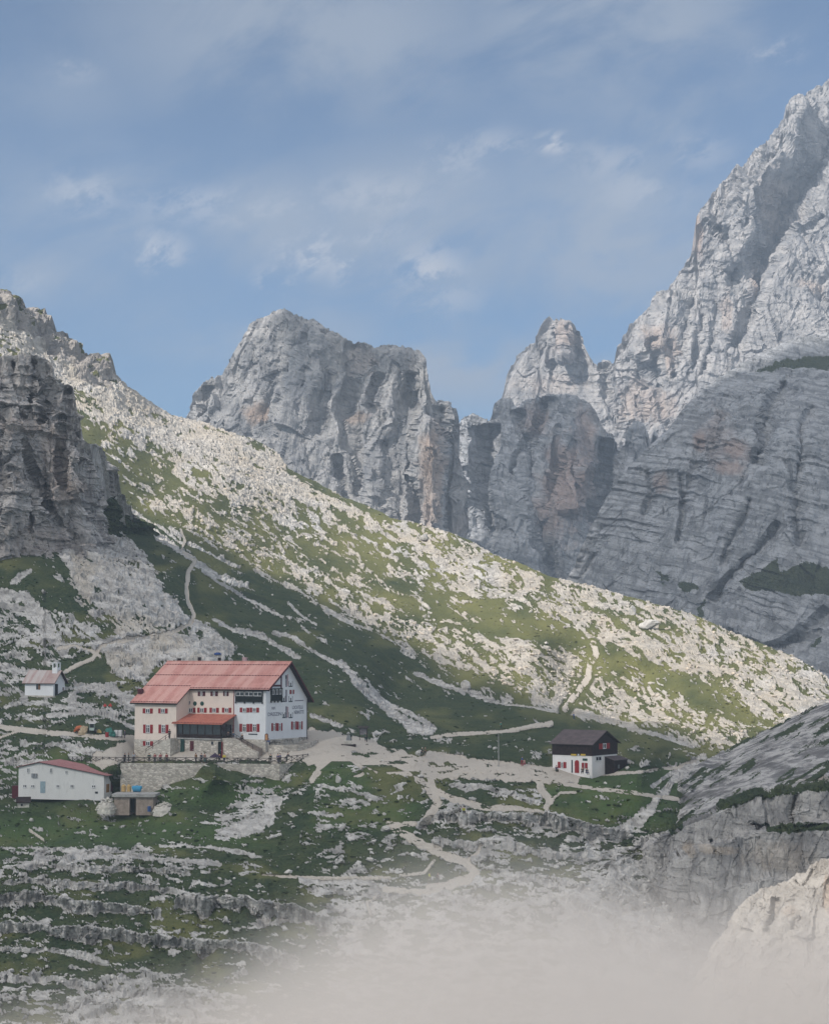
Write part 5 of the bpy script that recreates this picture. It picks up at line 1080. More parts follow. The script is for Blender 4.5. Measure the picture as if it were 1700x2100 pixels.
v0, _ = F5.side(111, 1415); v1, z1 = F5.side(118.5, 1403); d = MB().box(0, .07, v0 + .3, min(v1, vb - 1.4), .2, z1).build('door', M_DGREEN, cp); MB().box(.07, .12, v0 + .4, v0 + .5, 1.2, 1.35).build('handle', M_METAL, d)
MB().box(0, .05, vb - .9, vb - .5, 1.6, 2.3).build('plaque', M_DRED, cp)

# ------------------------------------------------------------------ terrace wall and fence
def strip_wall(name, line, top, bot, th, mat, cap=None):
    """line of ground points, wall of thickness th going back"""
    V = []; F = []
    for (x, y), zt2, zb2 in zip(line, top, bot): V += [(x, y, zb2), (x, y, zt2), (x, y + th, zt2), (x, y + th, zb2)]
    for k in range(len(line) - 1):
        a = 4 * k; b = a + 4
        F += [(a, b, b + 1, a + 1), (a + 1, b + 1, b + 2, a + 2), (a + 2, b + 2, b + 3, a + 3)]
    F += [(0, 1, 2, 3), (4 * (len(line) - 1) + 3, 4 * (len(line) - 1) + 2, 4 * (len(line) - 1) + 1, 4 * (len(line) - 1))]
    return MB().add(V, F).build(name, mat)
pts = [(247, 1566, 385.4), (300, 1566, 384.9), (380, 1566.5, 384.4), (460, 1567, 384.0), (520, 1567.5, 383.6), (573.5, 1568, 383.2), (600, 1566.5, 387), (618, 1565.5, 390)]
wp = [unproj(*p) for p in pts]
tw_ = strip_wall('terrace_wall', [(p[0], p[1]) for p in wp], [p[2] for p in wp], [p[2] - 7.5 for p in wp], .8, M_STONE); tag(tw_, 'tall pale stone retaining wall carrying the terrace in front of the big hut', 'stone wall')
fpts = [(140, 1563.5), (190, 1564), (247, 1565), (300, 1565), (380, 1565.5), (460, 1566), (520, 1566.5), (572, 1566.5), (600, 1562), (632, 1558)]
fw = []
for px, py in fpts:
    if px < 247: fw.append(Vector(ground(px, py)))
    else:
        D = np.interp(px, [p[0] for p in pts] + [632], [p[2] + .4 for p in pts] + [392.5]); fw.append(Vector(unproj(px, py, D)))
cum = [0]
for a, b in zip(fw, fw[1:]): cum.append(cum[-1] + (b - a).length)
def along(t):
    t = min(max(t, 0), cum[-1] - 1e-4); k = max(i for i in range(len(cum) - 1) if cum[i] <= t); return fw[k].lerp(fw[k + 1], (t - cum[k]) / (cum[k + 1] - cum[k]))
fe = empty('fence', fw[0]); tag(fe, 'dark wooden fence with crossed braces along the edge of the hut terrace', 'fence')
NP = 30
for k in range(NP + 1):
    p = along(cum[-1] * k / NP) - fw[0]; MB().box(p.x - .06, p.x + .06, p.y - .06, p.y + .06, p.z - .3, p.z + 1.15).build('post', M_WOODF, fe)
    if k < NP:
        q = along(cum[-1] * (k + 1) / NP) - fw[0]; z = Vector((0, 0, 1))
        MB().tube([p + z * .12, q + z * .95], .055, 4).tube([p + z * .95, q + z * .12], .055, 4).build('brace', M_WOODF, fe)
        MB().tube([p + z * 1.05, q + z * 1.05], .06, 4).build('rail', M_WOODF, fe)
# low wall beside the gable
lw = [unproj(*p) for p in ((551, 1536, 397), (580, 1536.5, 396.5), (610, 1535.5, 398), (640, 1530, 402), (652, 1524, 407))]
o = strip_wall('low_wall', [(p[0], p[1]) for p in lw], [p[2] + .75 for p in lw], [p[2] - 1.2 for p in lw], .5, M_STONE); tag(o, 'low dry stone wall round the seating beside the white gable', 'stone wall')
# ================================================================== PEOPLE
def skinned(name, verts, edges, radii, root=0, sub=1):
    me = bpy.data.meshes.new(name); me.from_pydata(verts, edges, []); o = bpy.data.objects.new(name, me); COL.objects.link(o)
    md = o.modifiers.new('s', 'SKIN'); md.use_smooth_shade = True
    for i, r in enumerate(radii): d = me.skin_vertices[0].data[i]; d.radius = (r, r) if not isinstance(r, tuple) else r; d.use_root = (i == root)
    if sub: o.modifiers.new('b', 'SUBSURF').levels = sub; o.modifiers[-1].render_levels = sub
    dg = bpy.context.evaluated_depsgraph_get(); dg.update(); m2 = bpy.data.meshes.new_from_object(o.evaluated_get(dg)); m2.name = name
    bpy.data.objects.remove(o); bpy.data.meshes.remove(me); return m2
def pose(kind):
    H = 0.95 if kind != 'sit' else 0.50                     # pelvis height
    lean = {'stand': .02, 'walk': .08, 'sit': .06, 'lean': .25}[kind]
    pel = (0, 0, H); ch = (0, -lean * .6, H + .30); sh = (0, -lean, H + .50); nk = (0, -lean - .01, H + .58); hd = (0, -lean - .03, H + .70); tp = (0, -lean - .03, H + .80)
    V = [pel, ch, sh, nk, hd, tp]; E = [(0, 1), (1, 2), (2, 3), (3, 4), (4, 5)]; Rr = [.135, (.15, .11), (.15, .10), .055, .095, .07]
    for sgn in (-1, 1):
        if kind == 'walk': kn = (sgn * .10, -.16 * sgn - .04, H - .43); an = (sgn * .10, -.10 * sgn + .10, .09)
        elif kind == 'sit': kn = (sgn * .14, -.44, H + .02); an = (sgn * .14, -.44, .09)
        else: kn = (sgn * .11, -.02, H - .44); an = (sgn * .12, .02, .09)
        to = (an[0] + .01 * sgn, an[1] - .17, .045); hp = (sgn * .10, 0, H - .05)
        n = len(V); V += [hp, kn, an, to]; E += [(0, n), (n, n + 1), (n + 1, n + 2), (n + 2, n + 3)]; Rr += [.095, .065, .045, .04]
        s0 = (sgn * .19, sh[1], sh[2] - .02)
        if kind == 'walk': el = (sgn * .25, sh[1] + .12 * sgn, H + .24); wr = (sgn * .24, sh[1] + .02 * sgn - .14, H + .05)
        elif kind == 'sit': el = (sgn * .25, sh[1] - .04, H + .22); wr = (sgn * .14, -.30, H + .12)
        elif kind == 'lean': el = (sgn * .24, sh[1] - .14, H + .25); wr = (sgn * .20, sh[1] - .36, H + .16)
        else: el = (sgn * .25, sh[1] + .03, H + .22); wr = (sgn * .24, sh[1] - .05, H - .02)
        n = len(V); V += [s0, el, wr]; E += [(2, n), (n, n + 1), (n + 1, n + 2)]; Rr += [.06, .045, .03]
        d = (Vector(wr) - Vector(el)).normalized(); a = Vector((1, 0, 0)); c = d.cross(a).normalized()
        pm = Vector(wr) + d * .07; n2 = len(V); V += [tuple(pm)]; E += [(n + 2, n2)]; Rr += [(.035, .018)]
        for q, ln in ((-1.5, .075), (-.5, .085), (.5, .08), (1.5, .065)):
            b0 = pm + c * q * .018 + d * .01; V += [tuple(b0), tuple(b0 + d * ln + a * -.012 * sgn)]; k = len(V); E += [(n2, k - 2), (k - 2, k - 1)]; Rr += [.009, .008]
        b0 = Vector(wr) + d * .03 + c * -.03; V += [tuple(b0), tuple(b0 + d * .05 - c * .02)]; k = len(V); E += [(n2, k - 2), (k - 2, k - 1)]; Rr += [.010, .009]
    return V, E, Rr
POSES = {}
def pose_meshes(kind):
    if kind in POSES: return POSES[kind]
    V, E, Rr = pose(kind); body = skinned('body', V, E, Rr)
    # facial relief
    hd = Vector(V[4]); me = body
    bm = bmesh.new(); bm.from_mesh(me)
    for dx, dz, r, out in ((0, -.01, .018, .022), (-.095, 0, .02, 0), (.095, 0, .02, 0)):
        M = Matrix.Translation(hd + Vector((dx, -.095 if dx == 0 else 0, dz))); bmesh.ops.create_icosphere(bm, subdivisions=1, radius=r, matrix=M)
    bm.to_mesh(me); bm.free()
    def sub(idx, infl, name):
        mp = {i: k for k, i in enumerate(idx)}; ee = [(mp[a], mp[b]) for a, b in E if a in mp and b in mp]
        rr = [tuple(x + infl for x in Rr[i]) if isinstance(Rr[i], tuple) else Rr[i] + infl for i in idx]
        return skinned(name, [V[i] for i in idx], ee, rr)
    # indices: torso 0..5, per side: legs 4, arm 3, palm 1, fingers 10 => 18 per side
    L, Rg = 6, 6 + 18
    jacket = sub([0, 1, 2, L + 4, L + 5, L + 6, Rg + 4, Rg + 5, Rg + 6], .022, 'jacket')
    trousers = sub([0, L, L + 1, L + 2, Rg, Rg + 1, Rg + 2], .016, 'trousers')
    h = MB(); h.lathe([(.102, -.02), (.108, .03), (.095, .075), (.06, .105), (.01, .115)], (hd.x, hd.y + .018, hd.z + .01), 12)
    t = h.build('hair', M_DWOOD); hair = t.data; bpy.data.objects.remove(t)
    POSES[kind] = (body, jacket, trousers, hair); return POSES[kind]
M_SKIN = paint('skin', (.50, .32, .24), .6)
CL = {}
def cloth(col):
    k = 'cloth_%02d%02d%02d' % tuple(int(c * 99) for c in col)
    if k not in CL: CL[k] = paint(k, col, .9, .15, 6)
    return CL[k]
def person(px, py, kind, jc, tc_, label, rot=0, hair=(.05, .03, .02), loc=None, group=None, sc=1.08, dz=0.0):
    body, ja, tr, ha = pose_meshes(kind)
    p = Vector(loc) if loc is not None else ground(px, py)
    if not body.materials: body.materials.append(M_SKIN)
    o = bpy.data.objects.new('person', body); COL.objects.link(o); o.location = (p.x, p.y, p.z + dz); o.rotation_euler = (0, 0, R(rot)); o.scale = (sc, sc, sc)
    for me, nm, c in ((ja, 'jacket', jc), (tr, 'trousers', tc_), (ha, 'hair', hair)):
        if not me.materials: me.materials.append(M_WOODF)
        q = bpy.data.objects.new(nm, me); COL.objects.link(q); q.parent = o; q.material_slots[0].link = 'OBJECT'; q.material_slots[0].material = cloth(c)
    return tag(o, label, 'person', group)
DK = (.02, .022, .03)
def terr(px, v=0):   # a point on the terrace behind the fence
    q = along(max(0, min(cum[-1], np.interp(px, [f[0] for f in fpts], cum)))); return Vector((q.x, q.y + v, q.z))
T = 'people on the hut terrace'
def tperson(px, v, *a, **k):
    q = terr(px, v); g = None
    # follow the line of sight so the figure stands where the photograph shows it
    x = (px - 850) / FPX * (q.y) / CP * 1.0
    person(0, 0, *a, loc=(unproj(px, 1550, q.y)[0], q.y, q.z), group=T, **k)
tperson(256, 1.2, 'stand', DK, DK, 'leftmost person in black at the left end of the masonry wall fence', rot=60)
tperson(264, 1.6, 'stand', (.03, .05, .05), (.04, .05, .06), 'person in dark clothes standing left of the big hut corner facing another', rot=-70)
tperson(274, 2.4, 'stand', (.55, .60, .66), (.03, .04, .04), 'person in pale top and dark trousers beside the left hut corner', rot=40)
tperson(306, 1.0, 'stand', (.03, .10, .09), DK, 'person in dark teal jacket, first from the left stairs', rot=20)
tperson(318, 1.0, 'stand', (.34, .10, .11), (.05, .06, .07), 'person in faded red top below the left staircase', rot=-20)
tperson(329, 1.3, 'stand', (.42, .12, .14), DK, 'person in pinkish red jacket between two others on the terrace', rot=10)
tperson(342, .9, 'stand', (.25, .05, .06), DK, 'standing person in dark red jacket at the fence below the left stairs', rot=160)
tperson(402, 2.0, 'stand', (.20, .11, .05), DK, 'person in brown jacket beside the purple cellar door', rot=-40)
tperson(413, 1.4, 'stand', (.02, .05, .09), (.02, .03, .04), 'person in navy jacket in front of the podium wall', rot=30)
tperson(420, 1.6, 'stand', (.30, .16, .15), (.03, .12, .11), 'person in rosy top and teal trousers near the podium', rot=-30)
tperson(460, .5, 'stand', (.72, .62, .03), (.03, .05, .09), 'standing person in bright yellow jacket leaning by the terrace fence', rot=170)
tperson(450, 1.2, 'stand', (.10, .03, .06), DK, 'person in dark plum jacket left of the yellow jacket', rot=30)
tperson(555, .6, 'stand', (.02, .05, .04), DK, 'person in black green jacket at the fence under the hut corner', rot=170)
tperson(570, .7, 'stand', (.12, .11, .20), (.04, .05, .09), 'person in purple grey jacket at the right fence end', rot=150)
tperson(575, 1.6, 'stand', (.30, .30, .40), DK, 'person in pale lilac top behind the fence at its right part', rot=-120)
tperson(588, .5, 'lean', (.02, .03, .03), (.03, .04, .03), 'person in black bending over the right end of the fence', rot=120)
def hutp(u, v, z): 
    q = F1.o + F1.X * u + F1.Y * v; return (q.x, q.y, z)
person(0, 0, 'stand', (.02, .05, .06), DK, 'person in dark clothes at the head of the left staircase', loc=hutp(*( [F1.front(347.5, 1513, -5.6)[0], -5.6, az - .1])), rot=30)
person(0, 0, 'sit', (.06, .14, .26), (.05, .05, .07), 'seated person in blue top at the head of the right stairs', loc=hutp(-6.2, -2.6, .38), rot=-20)
person(0, 0, 'sit', (.09, .06, .07), DK, 'seated person in dark maroon top left of the blue one on the podium', loc=hutp(-7.3, -2.9, .38), rot=10)
person(0, 0, 'sit', (.03, .03, .04), DK, 'dark dressed person seated on the steps of the right staircase', loc=hutp(-4.1, -2.4, -.05), rot=-40)
person(553.5, 1533, 'lean', (.05, .11, .24), (.03, .04, .06), 'person in blue jacket stooping at the white gable foot', rot=-60, loc=tuple(unproj(553.5, 1534, 398.6)))
person(750, 1521, 'stand', (.03, .11, .10), (.02, .06, .06), 'person in dark teal standing in front of the information board', rot=20)
person(865, 1552, 'walk', (.02, .03, .05), (.02, .025, .04), 'hiker in dark clothing with pale hat walking on the main track', rot=70, hair=(.6, .6, .6))
person(871, 1551, 'walk', (.16, .13, .10), (.06, .05, .05), 'hiker in brown jacket walking beside the dark dressed one', rot=70)
person(1027.5, 1492, 'walk', (.05, .30, .26), (.05, .08, .06), 'hiker in turquoise shirt on the rising path above the flagpole', rot=-80)
person(1070, 1571, 'walk', (.05, .13, .38), (.35, .05, .08), 'hiker in blue jacket and red trousers left of the dark hut', rot=80)
person(1076, 1572, 'sit', (.40, .20, .20), (.30, .06, .08), 'person in pink top crouching beside the blue jacketed hiker', rot=-60)
person(1176, 1481, 'walk', (.03, .12, .34), (.03, .08, .16), 'hiker in blue on the path above the dark timber hut', rot=-90)
person(1141, 1584.5, 'sit', (.06, .05, .12), DK, 'person in dark blue sitting against the left white wall of the dark hut', rot=20, loc=tuple(unproj(1141, 1584.5, 381.5)))
person(1196, 1588, 'sit', (.03, .03, .03), (.04, .05, .08), 'person in black sitting under the right red window of the dark hut', rot=-20, loc=tuple(unproj(1195, 1588, 379)))
person(1203, 1590, 'sit', (.05, .06, .10), (.06, .07, .14), 'person in grey blue sitting nearest the hut corner by the door', rot=30, loc=tuple(unproj(1203, 1590, 378.2)))
person(880, 1811, 'walk', (.62, .68, .05), (.12, .11, .07), 'hiker in fluorescent yellow jacket on the lowest path', rot=60)
person(897, 1813, 'walk', (.14, .08, .08), (.05, .05, .05), 'hiker in dark clothing behind the yellow one on the lowest path', rot=60)
person(945, 1673, 'sit', (.03, .035, .04), DK, 'dark dressed person sitting on grey rocks beside the track', rot=40)
person(951, 1671, 'sit', (.45, .50, .06), (.05, .05, .05), 'person in yellow green top sitting on grey rocks beside the track', rot=10)
person(256, 1515, 'stand', (.16, .15, .24), (.10, .09, .13), 'person in violet grey clothes beside the white tanks left of the big hut', rot=-90)

# ================================================================== SMALL THINGS
def put(name, px, py, rz=0, D=None, dz=0.0):
    p = ground(px, py) if D is None else Vector(unproj(px, py, D)); return empty(name, (p.x, p.y, p.z + dz), R(rz))
# picnic tables
def table(loc, rz, label, first=[None]):
    t = empty('picnic_table', loc, R(rz)); tag(t, label, 'table', 'picnic tables round the big hut')
    MB().box(-.9, .9, -.38, .38, .70, .76).build('table_top', M_WOODF, t)
    for s in (-1, 1):
        MB().box(-.9, .9, s * .72 - .13, s * .72 + .13, .42, .46).build('bench', M_WOODF, t)
        MB().tube([(s * .6, -.75, 0), (s * .6, -.3, .7)], .04, 4).tube([(s * .6, .75, 0), (s * .6, .3, .7)], .04, 4).box(s * .6 - .04, s * .6 + .04, -.8, .8, .36, .42).build('leg', M_WOODF, t)
    return t
for px, v, lb in ((323, 1.9, 'grey wooden picnic table below the left staircase'), (352, 2.4, 'grey wooden picnic table between the left stairs and green pillars'), (417, 2.6, 'grey wooden picnic table before the purple cellar door'), (487, 2.8, 'grey wooden picnic table before the rubble podium'), (520, 2.4, 'grey wooden picnic table at the foot of the right staircase')):
    q = terr(px, v); table((unproj(px, 1550, q.y)[0], q.y, q.z), -8, lb)
for px, py, D, lb in ((566, 1527, 402, 'weathered picnic table nearest the white gable corner'), (592, 1524, 404.5, 'weathered picnic table below the gable lettering'), (622, 1520, 408, 'weathered picnic table at the far end of the white gable')):
    table(tuple(unproj(px, py, D)), -30, lb)
q = terr(443, 1.0); pu = empty('parasol', (unproj(441, 1550, q.y)[0], q.y, q.z)); tag(pu, 'dark low parasol left of the yellow jacket on the terrace', 'parasol')
MB().tube([(0, 0, 0), (0, 0, 2.0)], .03, 6).build('pole', M_METAL, pu); MB().lathe([(1.15, 1.15), (.8, 1.42), (.35, 1.72), (.04, 1.95)], (0, 0, 0), 8).build('canopy', paint('plum_canvas', (.045, .03, .06), .9), pu)
# corner sign on the hut wall base
sg = empty('sign', unproj(546.5, 1521, 396.5)); tag(sg, 'small orange arched sign on a post before the hut corner', 'sign'); MB().tube([(0, 0, -1.8), (0, 0, .2)], .05, 6).build('post', M_WOODF, sg)
n = 8; MB().prism([(-.35, 0.2), (-.35, 1.25)] + [(-.35 * math.cos(math.pi * k / n), 1.25 + .35 * math.sin(math.pi * k / n)) for k in range(1, n)] + [(.35, 1.25), (.35, 0.2)], -.04, .04, 'y').build('frame', M_DRED, sg)
MB().prism([(-.22, .3), (-.22, 1.2)] + [(-.22 * math.cos(math.pi * k / n), 1.2 + .22 * math.sin(math.pi * k / n)) for k in range(1, n)] + [(.22, 1.2), (.22, .3)], -.07, -.041, 'y').build('board', paint('orange_board', (.55, .30, .14), .8), sg)
# monument
mo = put('monument', 715, 1529); tag(mo, 'grey stone monument with pale head on a stepped base right of the hut', 'monument')
MB().box(-1.5, 1.5, -.8, .8, -.3, .22).build('base', M_DWOOD, mo); MB().prism([(-1.2, .22), (1.0, .22), (.6, 1.0), (-.7, 1.0)], -.5, .5, 'y').build('plinth', M_STONE2, mo)
MB().prism([(-.55, 1.0), (.45, 1.0), (.3, 2.1), (-.3, 2.1)], -.35, .35, 'y').build('pillar', M_METAL, mo); MB().lathe([(.1, 2.1), (.30, 2.25), (.34, 2.45), (.22, 2.65), (.05, 2.75)], (-.05, 0, 0), 12).build('head', M_CONC, mo); MB().box(.455, .62, -.3, .3, .9, 2.3).build('plaque', M_DGREEN, mo)
# information board
ib = put('information_board', 745, 1520, -15); tag(ib, 'tall dark roofed information board by the track behind the monument', 'notice board')
for x in (-.8, .8): MB().tube([(x, 0, -.3), (x, 0, 2.9)], .08, 6).build('post', M_DWOOD, ib)
MB().box(-.75, .75, -.04, .04, 1.3, 2.7).build('board', paint('grey_board', (.20, .20, .22), .8, .3), ib); MB().prism([(-.45, 2.75), (0, 3.15), (.45, 2.75), (.45, 2.68), (0, 3.05), (-.45, 2.68)], -1.1, 1.1).build('roof', M_WOODF, ib)
# flagpole
fp = put('flagpole', 1022.5, 1572); tag(fp, 'tall thin bare pole standing beside the wide track', 'pole'); zt = 65.5 * fp.location.y / 4000
MB().tube([(0, 0, -.3), (0, 0, zt)], [.10, .07], 7).build('pole', M_CONC, fp); MB().lathe([(.03, zt), (.08, zt + .06), (.03, zt + .14)], (0, 0, 0), 8).build('finial', M_METAL, fp); MB().box(-.25, .25, -.25, .25, -.4, .15).build('foot', M_CONC, fp)
for px, py in ((98, 1502), ):
    pp = put('pole', px, py); tag(pp, 'short dark post beside the service road on the left', 'pole'); MB().tube([(0, 0, -.3), (0, 0, 2.1)], .06, 6).build('post', M_WOODF, pp); MB().box(-.2, .2, -.05, .05, 1.7, 2.0).build('sign_plate', M_WOODF, pp)
# tanks
M_TAN = paint('yellow_plastic', (.52, .36, .16), .5); M_BLUE = paint('blue_plastic', (.05, .28, .48), .4); M_DBL = paint('dark_blue_plastic', (.03, .09, .26), .5); M_ORG = paint('orange_paint', (.48, .13, .05), .6)
def tank(px, py, D, r, h, mat, label, ln=None):
    t = put('water_tank', px, py, D=D); tag(t, label, 'tank', 'plastic tanks above the concrete store')
    if ln: MB().tube([(-ln / 2, 0, r * .93), (-ln / 2 + .12, 0, r), (ln / 2 - .12, 0, r), (ln / 2, 0, r * .93)], [r * .8, r, r, r * .8], 14).build('body', mat, t, smooth=False); z = 2 * r - .06
    else: MB().lathe([(r * .94, 0), (r, .1), (r, h * .3), (r * .96, h * .33), (r, h * .36), (r, h * .64), (r * .96, h * .67), (r, h * .7), (r, h * .85), (r * .6, h)], (0, 0, 0), 16).build('body', mat, t); z = h
    MB().lathe([(.2, z), (.2, z + .1), (.15, z + .12)], (0, 0, 0), 10).build('lid', mat, t)
tank(253.5, 1624, 380, .44, 1.25, M_TAN, 'left of two sand yellow plastic tanks by the wall foot'); tank(264.5, 1624, 380, .44, 1.25, M_TAN, 'right of two sand yellow plastic tanks by the wall foot')
tank(281, 1625, 380, .62, 1.3, M_BLUE, 'bright blue horizontal plastic tank above the concrete store', 1.7)
bl_ = put('barrel', 306, 1665, D=374); tag(bl_, 'dark blue barrel standing at the right end of the concrete store', 'barrel'); MB().lathe([(.3, 0), (.32, .06), (.32, .32), (.34, .36), (.32, .4), (.32, .66), (.34, .7), (.32, .74), (.32, .94), (.3, 1.0)], (0, 0, 0), 14).build('body', M_DBL, bl_); MB().lathe([(.06, 1.0), (.06, 1.03)], (.14, 0, 0), 8).build('cap', M_DBL, bl_)
# construction things on the service road
tr = put('tractor', 190, 1507, 90); tag(tr, 'small pale green tractor with white cab roof on the service road', 'tractor')
M_PG = paint('pale_green_paint', (.42, .52, .50), .5); M_TYRE = paint('rubber', (.02, .02, .022), .9)
def wheel(par, x, y, r, w):
    def disc(rr, a, b): return MB().prism([(x + rr * math.cos(2 * math.pi * k / 18), r + rr * math.sin(2 * math.pi * k / 18)) for k in range(18)], a, b, 'y')
    t = disc(r, y - w / 2, y + w / 2).build('wheel', M_TYRE, par, .02); disc(r * .5, y - w / 2 - .03, y + w / 2 + .03).build('rim', M_CONC, t)
# long axis is local x; front = +x
MB().box(-.1, 1.35, -.32, .32, .55, 1.12).box(1.35, 1.5, -.25, .25, .6, 1.0).build('hood', M_PG, tr, .03); MB().box(-1.05, .02, -.5, .5, .6, .95).box(-1.0, -.55, -.45, .45, .95, 1.15).build('body', M_PG, tr, .02)
m = MB()
for x in (-.98, -.12):
    for y in (-.52, .46): m.box(x, x + .06, y, y + .06, .95, 1.98)
m.build('cab_frame', M_PG, tr); MB().box(-1.15, .1, -.65, .65, 1.982, 2.12).build('cab_roof', M_WFR, tr, .03); MB().box(-.95, -.1, -.49, -.47, 1.15, 1.95).box(-.95, -.1, .47, .49, 1.15, 1.95).box(-.09, -.07, -.44, .44, 1.15, 1.95).build('windscreen', M_GLASS, tr)
for x, y, r, w in ((-.65, -.72, .58, .3), (-.65, .72, .58, .3), (1.0, -.6, .36, .2), (1.0, .6, .36, .2)): wheel(tr, x, y, r, w)
mx = put('concrete_mixer', 162, 1505, 0); tag(mx, 'orange concrete mixer at the left of the parked machines', 'concrete mixer'); MB().tube([(-.75, 0, .75), (-.3, 0, .95), (.35, 0, 1.15), (.75, 0, 1.3)], [.35, .62, .55, .3], 14).build('drum', M_ORG, mx)
MB().tube([(-.8, -.5, 0), (0, -.6, 1.0), (.8, -.5, 0)], .05, 5).tube([(-.8, .5, 0), (0, .6, 1.0), (.8, .5, 0)], .05, 5).tube([(-.8, -.5, .1), (-.8, .5, .1)], .04, 5).build('frame', M_TYRE, mx); MB().box(-1.05, -.75, -.25, .25, .3, .8).build('motor', M_ORG, mx)
def heap(name, px, py, rx, ry, h, mat, label, cat, D=None, seed=0, lump=.3, dz=-.1, kind=None):
    n = 22; rr_ = 12; V = []; F = []; p = ground(px, py) if D is None else Vector(unproj(px, py, D))
    for i in range(rr_):
        t = i / (rr_ - 1); r = math.sin(t * math.pi / 2 + .0001); z = math.cos(t * math.pi / 2)
        for k in range(n):
            a = 2 * math.pi * k / n; q = np.array([r * math.cos(a), r * math.sin(a), z]); l = 1 + lump * float(fbm(q * 2.3 + seed * 5, 3, seed=seed, kind='b'))
            V.append((q[0] * rx * l, q[1] * ry * l, q[2] * h * l - .15))
    for i in range(rr_ - 1):
        for k in range(n): F.append((i * n + k, (i + 1) * n + k, (i + 1) * n + (k + 1) % n, i * n + (k + 1) % n))
    o = MB().add(V, F).build(name, mat); o.location = (p.x, p.y, p.z + dz); tag(o, label, cat, kind=kind); return o
M_SAND = paint('sand', (.50, .40, .28), .95, .2, 3)
heap('sand_heap', 173, 1506, 1.3, .9, 1.7, M_SAND, 'pale sand heap between the orange mixer and the tractor', 'sand heap', seed=3)
heap('sack', 203, 1506, .6, .5, .8, paint('yellow_sack', (.55, .42, .18), .9), 'bulging yellow sack right behind the tractor', 'sack', seed=5, lump=.2)
heap('tarpaulin', 226, 1510, 1.15, .8, 1.7, paint('teal_tarpaulin', (.05, .20, .17), .6), 'teal tarpaulin draped over a stack left of the white tanks', 'tarpaulin', seed=6, lump=.5)
dr = put('drum', 219.5, 1512); tag(dr, 'dark red drum at the left foot of the teal tarpaulin', 'drum'); MB().lathe([(.34, 0), (.36, .05), (.36, .45), (.38, .5), (.36, .55), (.36, .95), (.34, 1.0)], (0, 0, 0), 12).build('body', M_RED, dr); MB().lathe([(.3, 1.0), (.3, 1.02)], (0, 0, 0), 12).build('lid', M_RED, dr)
for px, lb in ((238.5, 'left white upright container beside the teal tarpaulin'), (246.5, 'right white upright container nearest the violet dressed person')):
    c = put('container', px, 1512, -10); tag(c, lb, 'container', 'white containers on the service road'); MB().box(-.36, .36, -.4, .4, .12, 1.45).build('tank', M_WFR, c, .05); MB().box(-.4, .4, -.44, .44, 0, .118).build('pallet', M_WOODF, c); MB().lathe([(.12, 1.45), (.12, 1.52)], (0, 0, 0), 8).build('lid', M_METAL, c)
for px, lb in ((215.5, 'left of two red sacks lying on the grass above the road'), (226, 'right of two red sacks lying on the grass above the road')):
    heap('red_sack', px, 1449, .45, .4, .75, paint('red_sack_cloth', (.48, .07, .06), .8), lb, 'sack', seed=8 if px < 220 else 9, lump=.25)
heap('blue_tarpaulin', 444, 1345, 1.0, .6, .6, paint('blue_tarp', (.03, .08, .26), .7), 'small dark blue tarpaulin on the scree behind the roof ridge', 'tarpaulin', seed=12)
for px, py, rx, h, lb, sd in ((218, 1662, 1.9, 3.0, 'pale heap of rough stones at the left end of the concrete store', 1), (336, 1667, 2.3, 2.4, 'pale heap of rough stones at the right end of the concrete store', 2)):
    m = MB(); p = Vector(unproj(px, py, 374.8)); rg = random.Random(sd); root = None
    for k in range(260):
        a = rg.uniform(0, 2 * math.pi); rr_ = math.sqrt(rg.random()); z = (1 - rr_ ** 2.2) * h * rg.uniform(.2, .8); s = rg.uniform(.16, .36); c = Vector((rr_ * math.cos(a) * rx, rr_ * math.sin(a) * 1.4, z))
        vs = []; 
        for u in ((1, 0, 0), (-1, 0, 0), (0, 1, 0), (0, -1, 0), (0, 0, 1), (0, 0, -1)): vs.append(tuple(c + Vector(u) * s * rg.uniform(.7, 1.3) + Vector((rg.uniform(-.1, .1), rg.uniform(-.1, .1), rg.uniform(-.1, .1))) * s))
        m.add(vs, [(0, 2, 4), (2, 1, 4), (1, 3, 4), (3, 0, 4), (2, 0, 5), (1, 2, 5), (3, 1, 5), (0, 3, 5)])
    m.lathe([(rx * .95, -.6), (rx * .85, h * .2), (rx * .55, h * .45), (.1, h * .55)], (0, 0, 0), 12)
    o = m.build('stone_heap', M_STONE2); o.location = p; tag(o, lb, 'stone heap')
oh = put('kennel', 48, 1652, 10, D=378); tag(oh, 'tiny stone shelter with dark brown roof in the meadow below the outbuilding', 'shelter')
MB().box(-1.1, 1.1, -.8, .8, -.4, .55).build('wall', M_STONE2, oh); MB().prism([(-1.1, .5), (-1.1, .62), (1.0, 1.55), (1.0, 1.43)], -1.4, 1.4).build('roof', M_DWOOD, oh); MB().box(-.5, -.1, -.83, -.802, -.1, .35).build('opening', M_GLASS, oh)

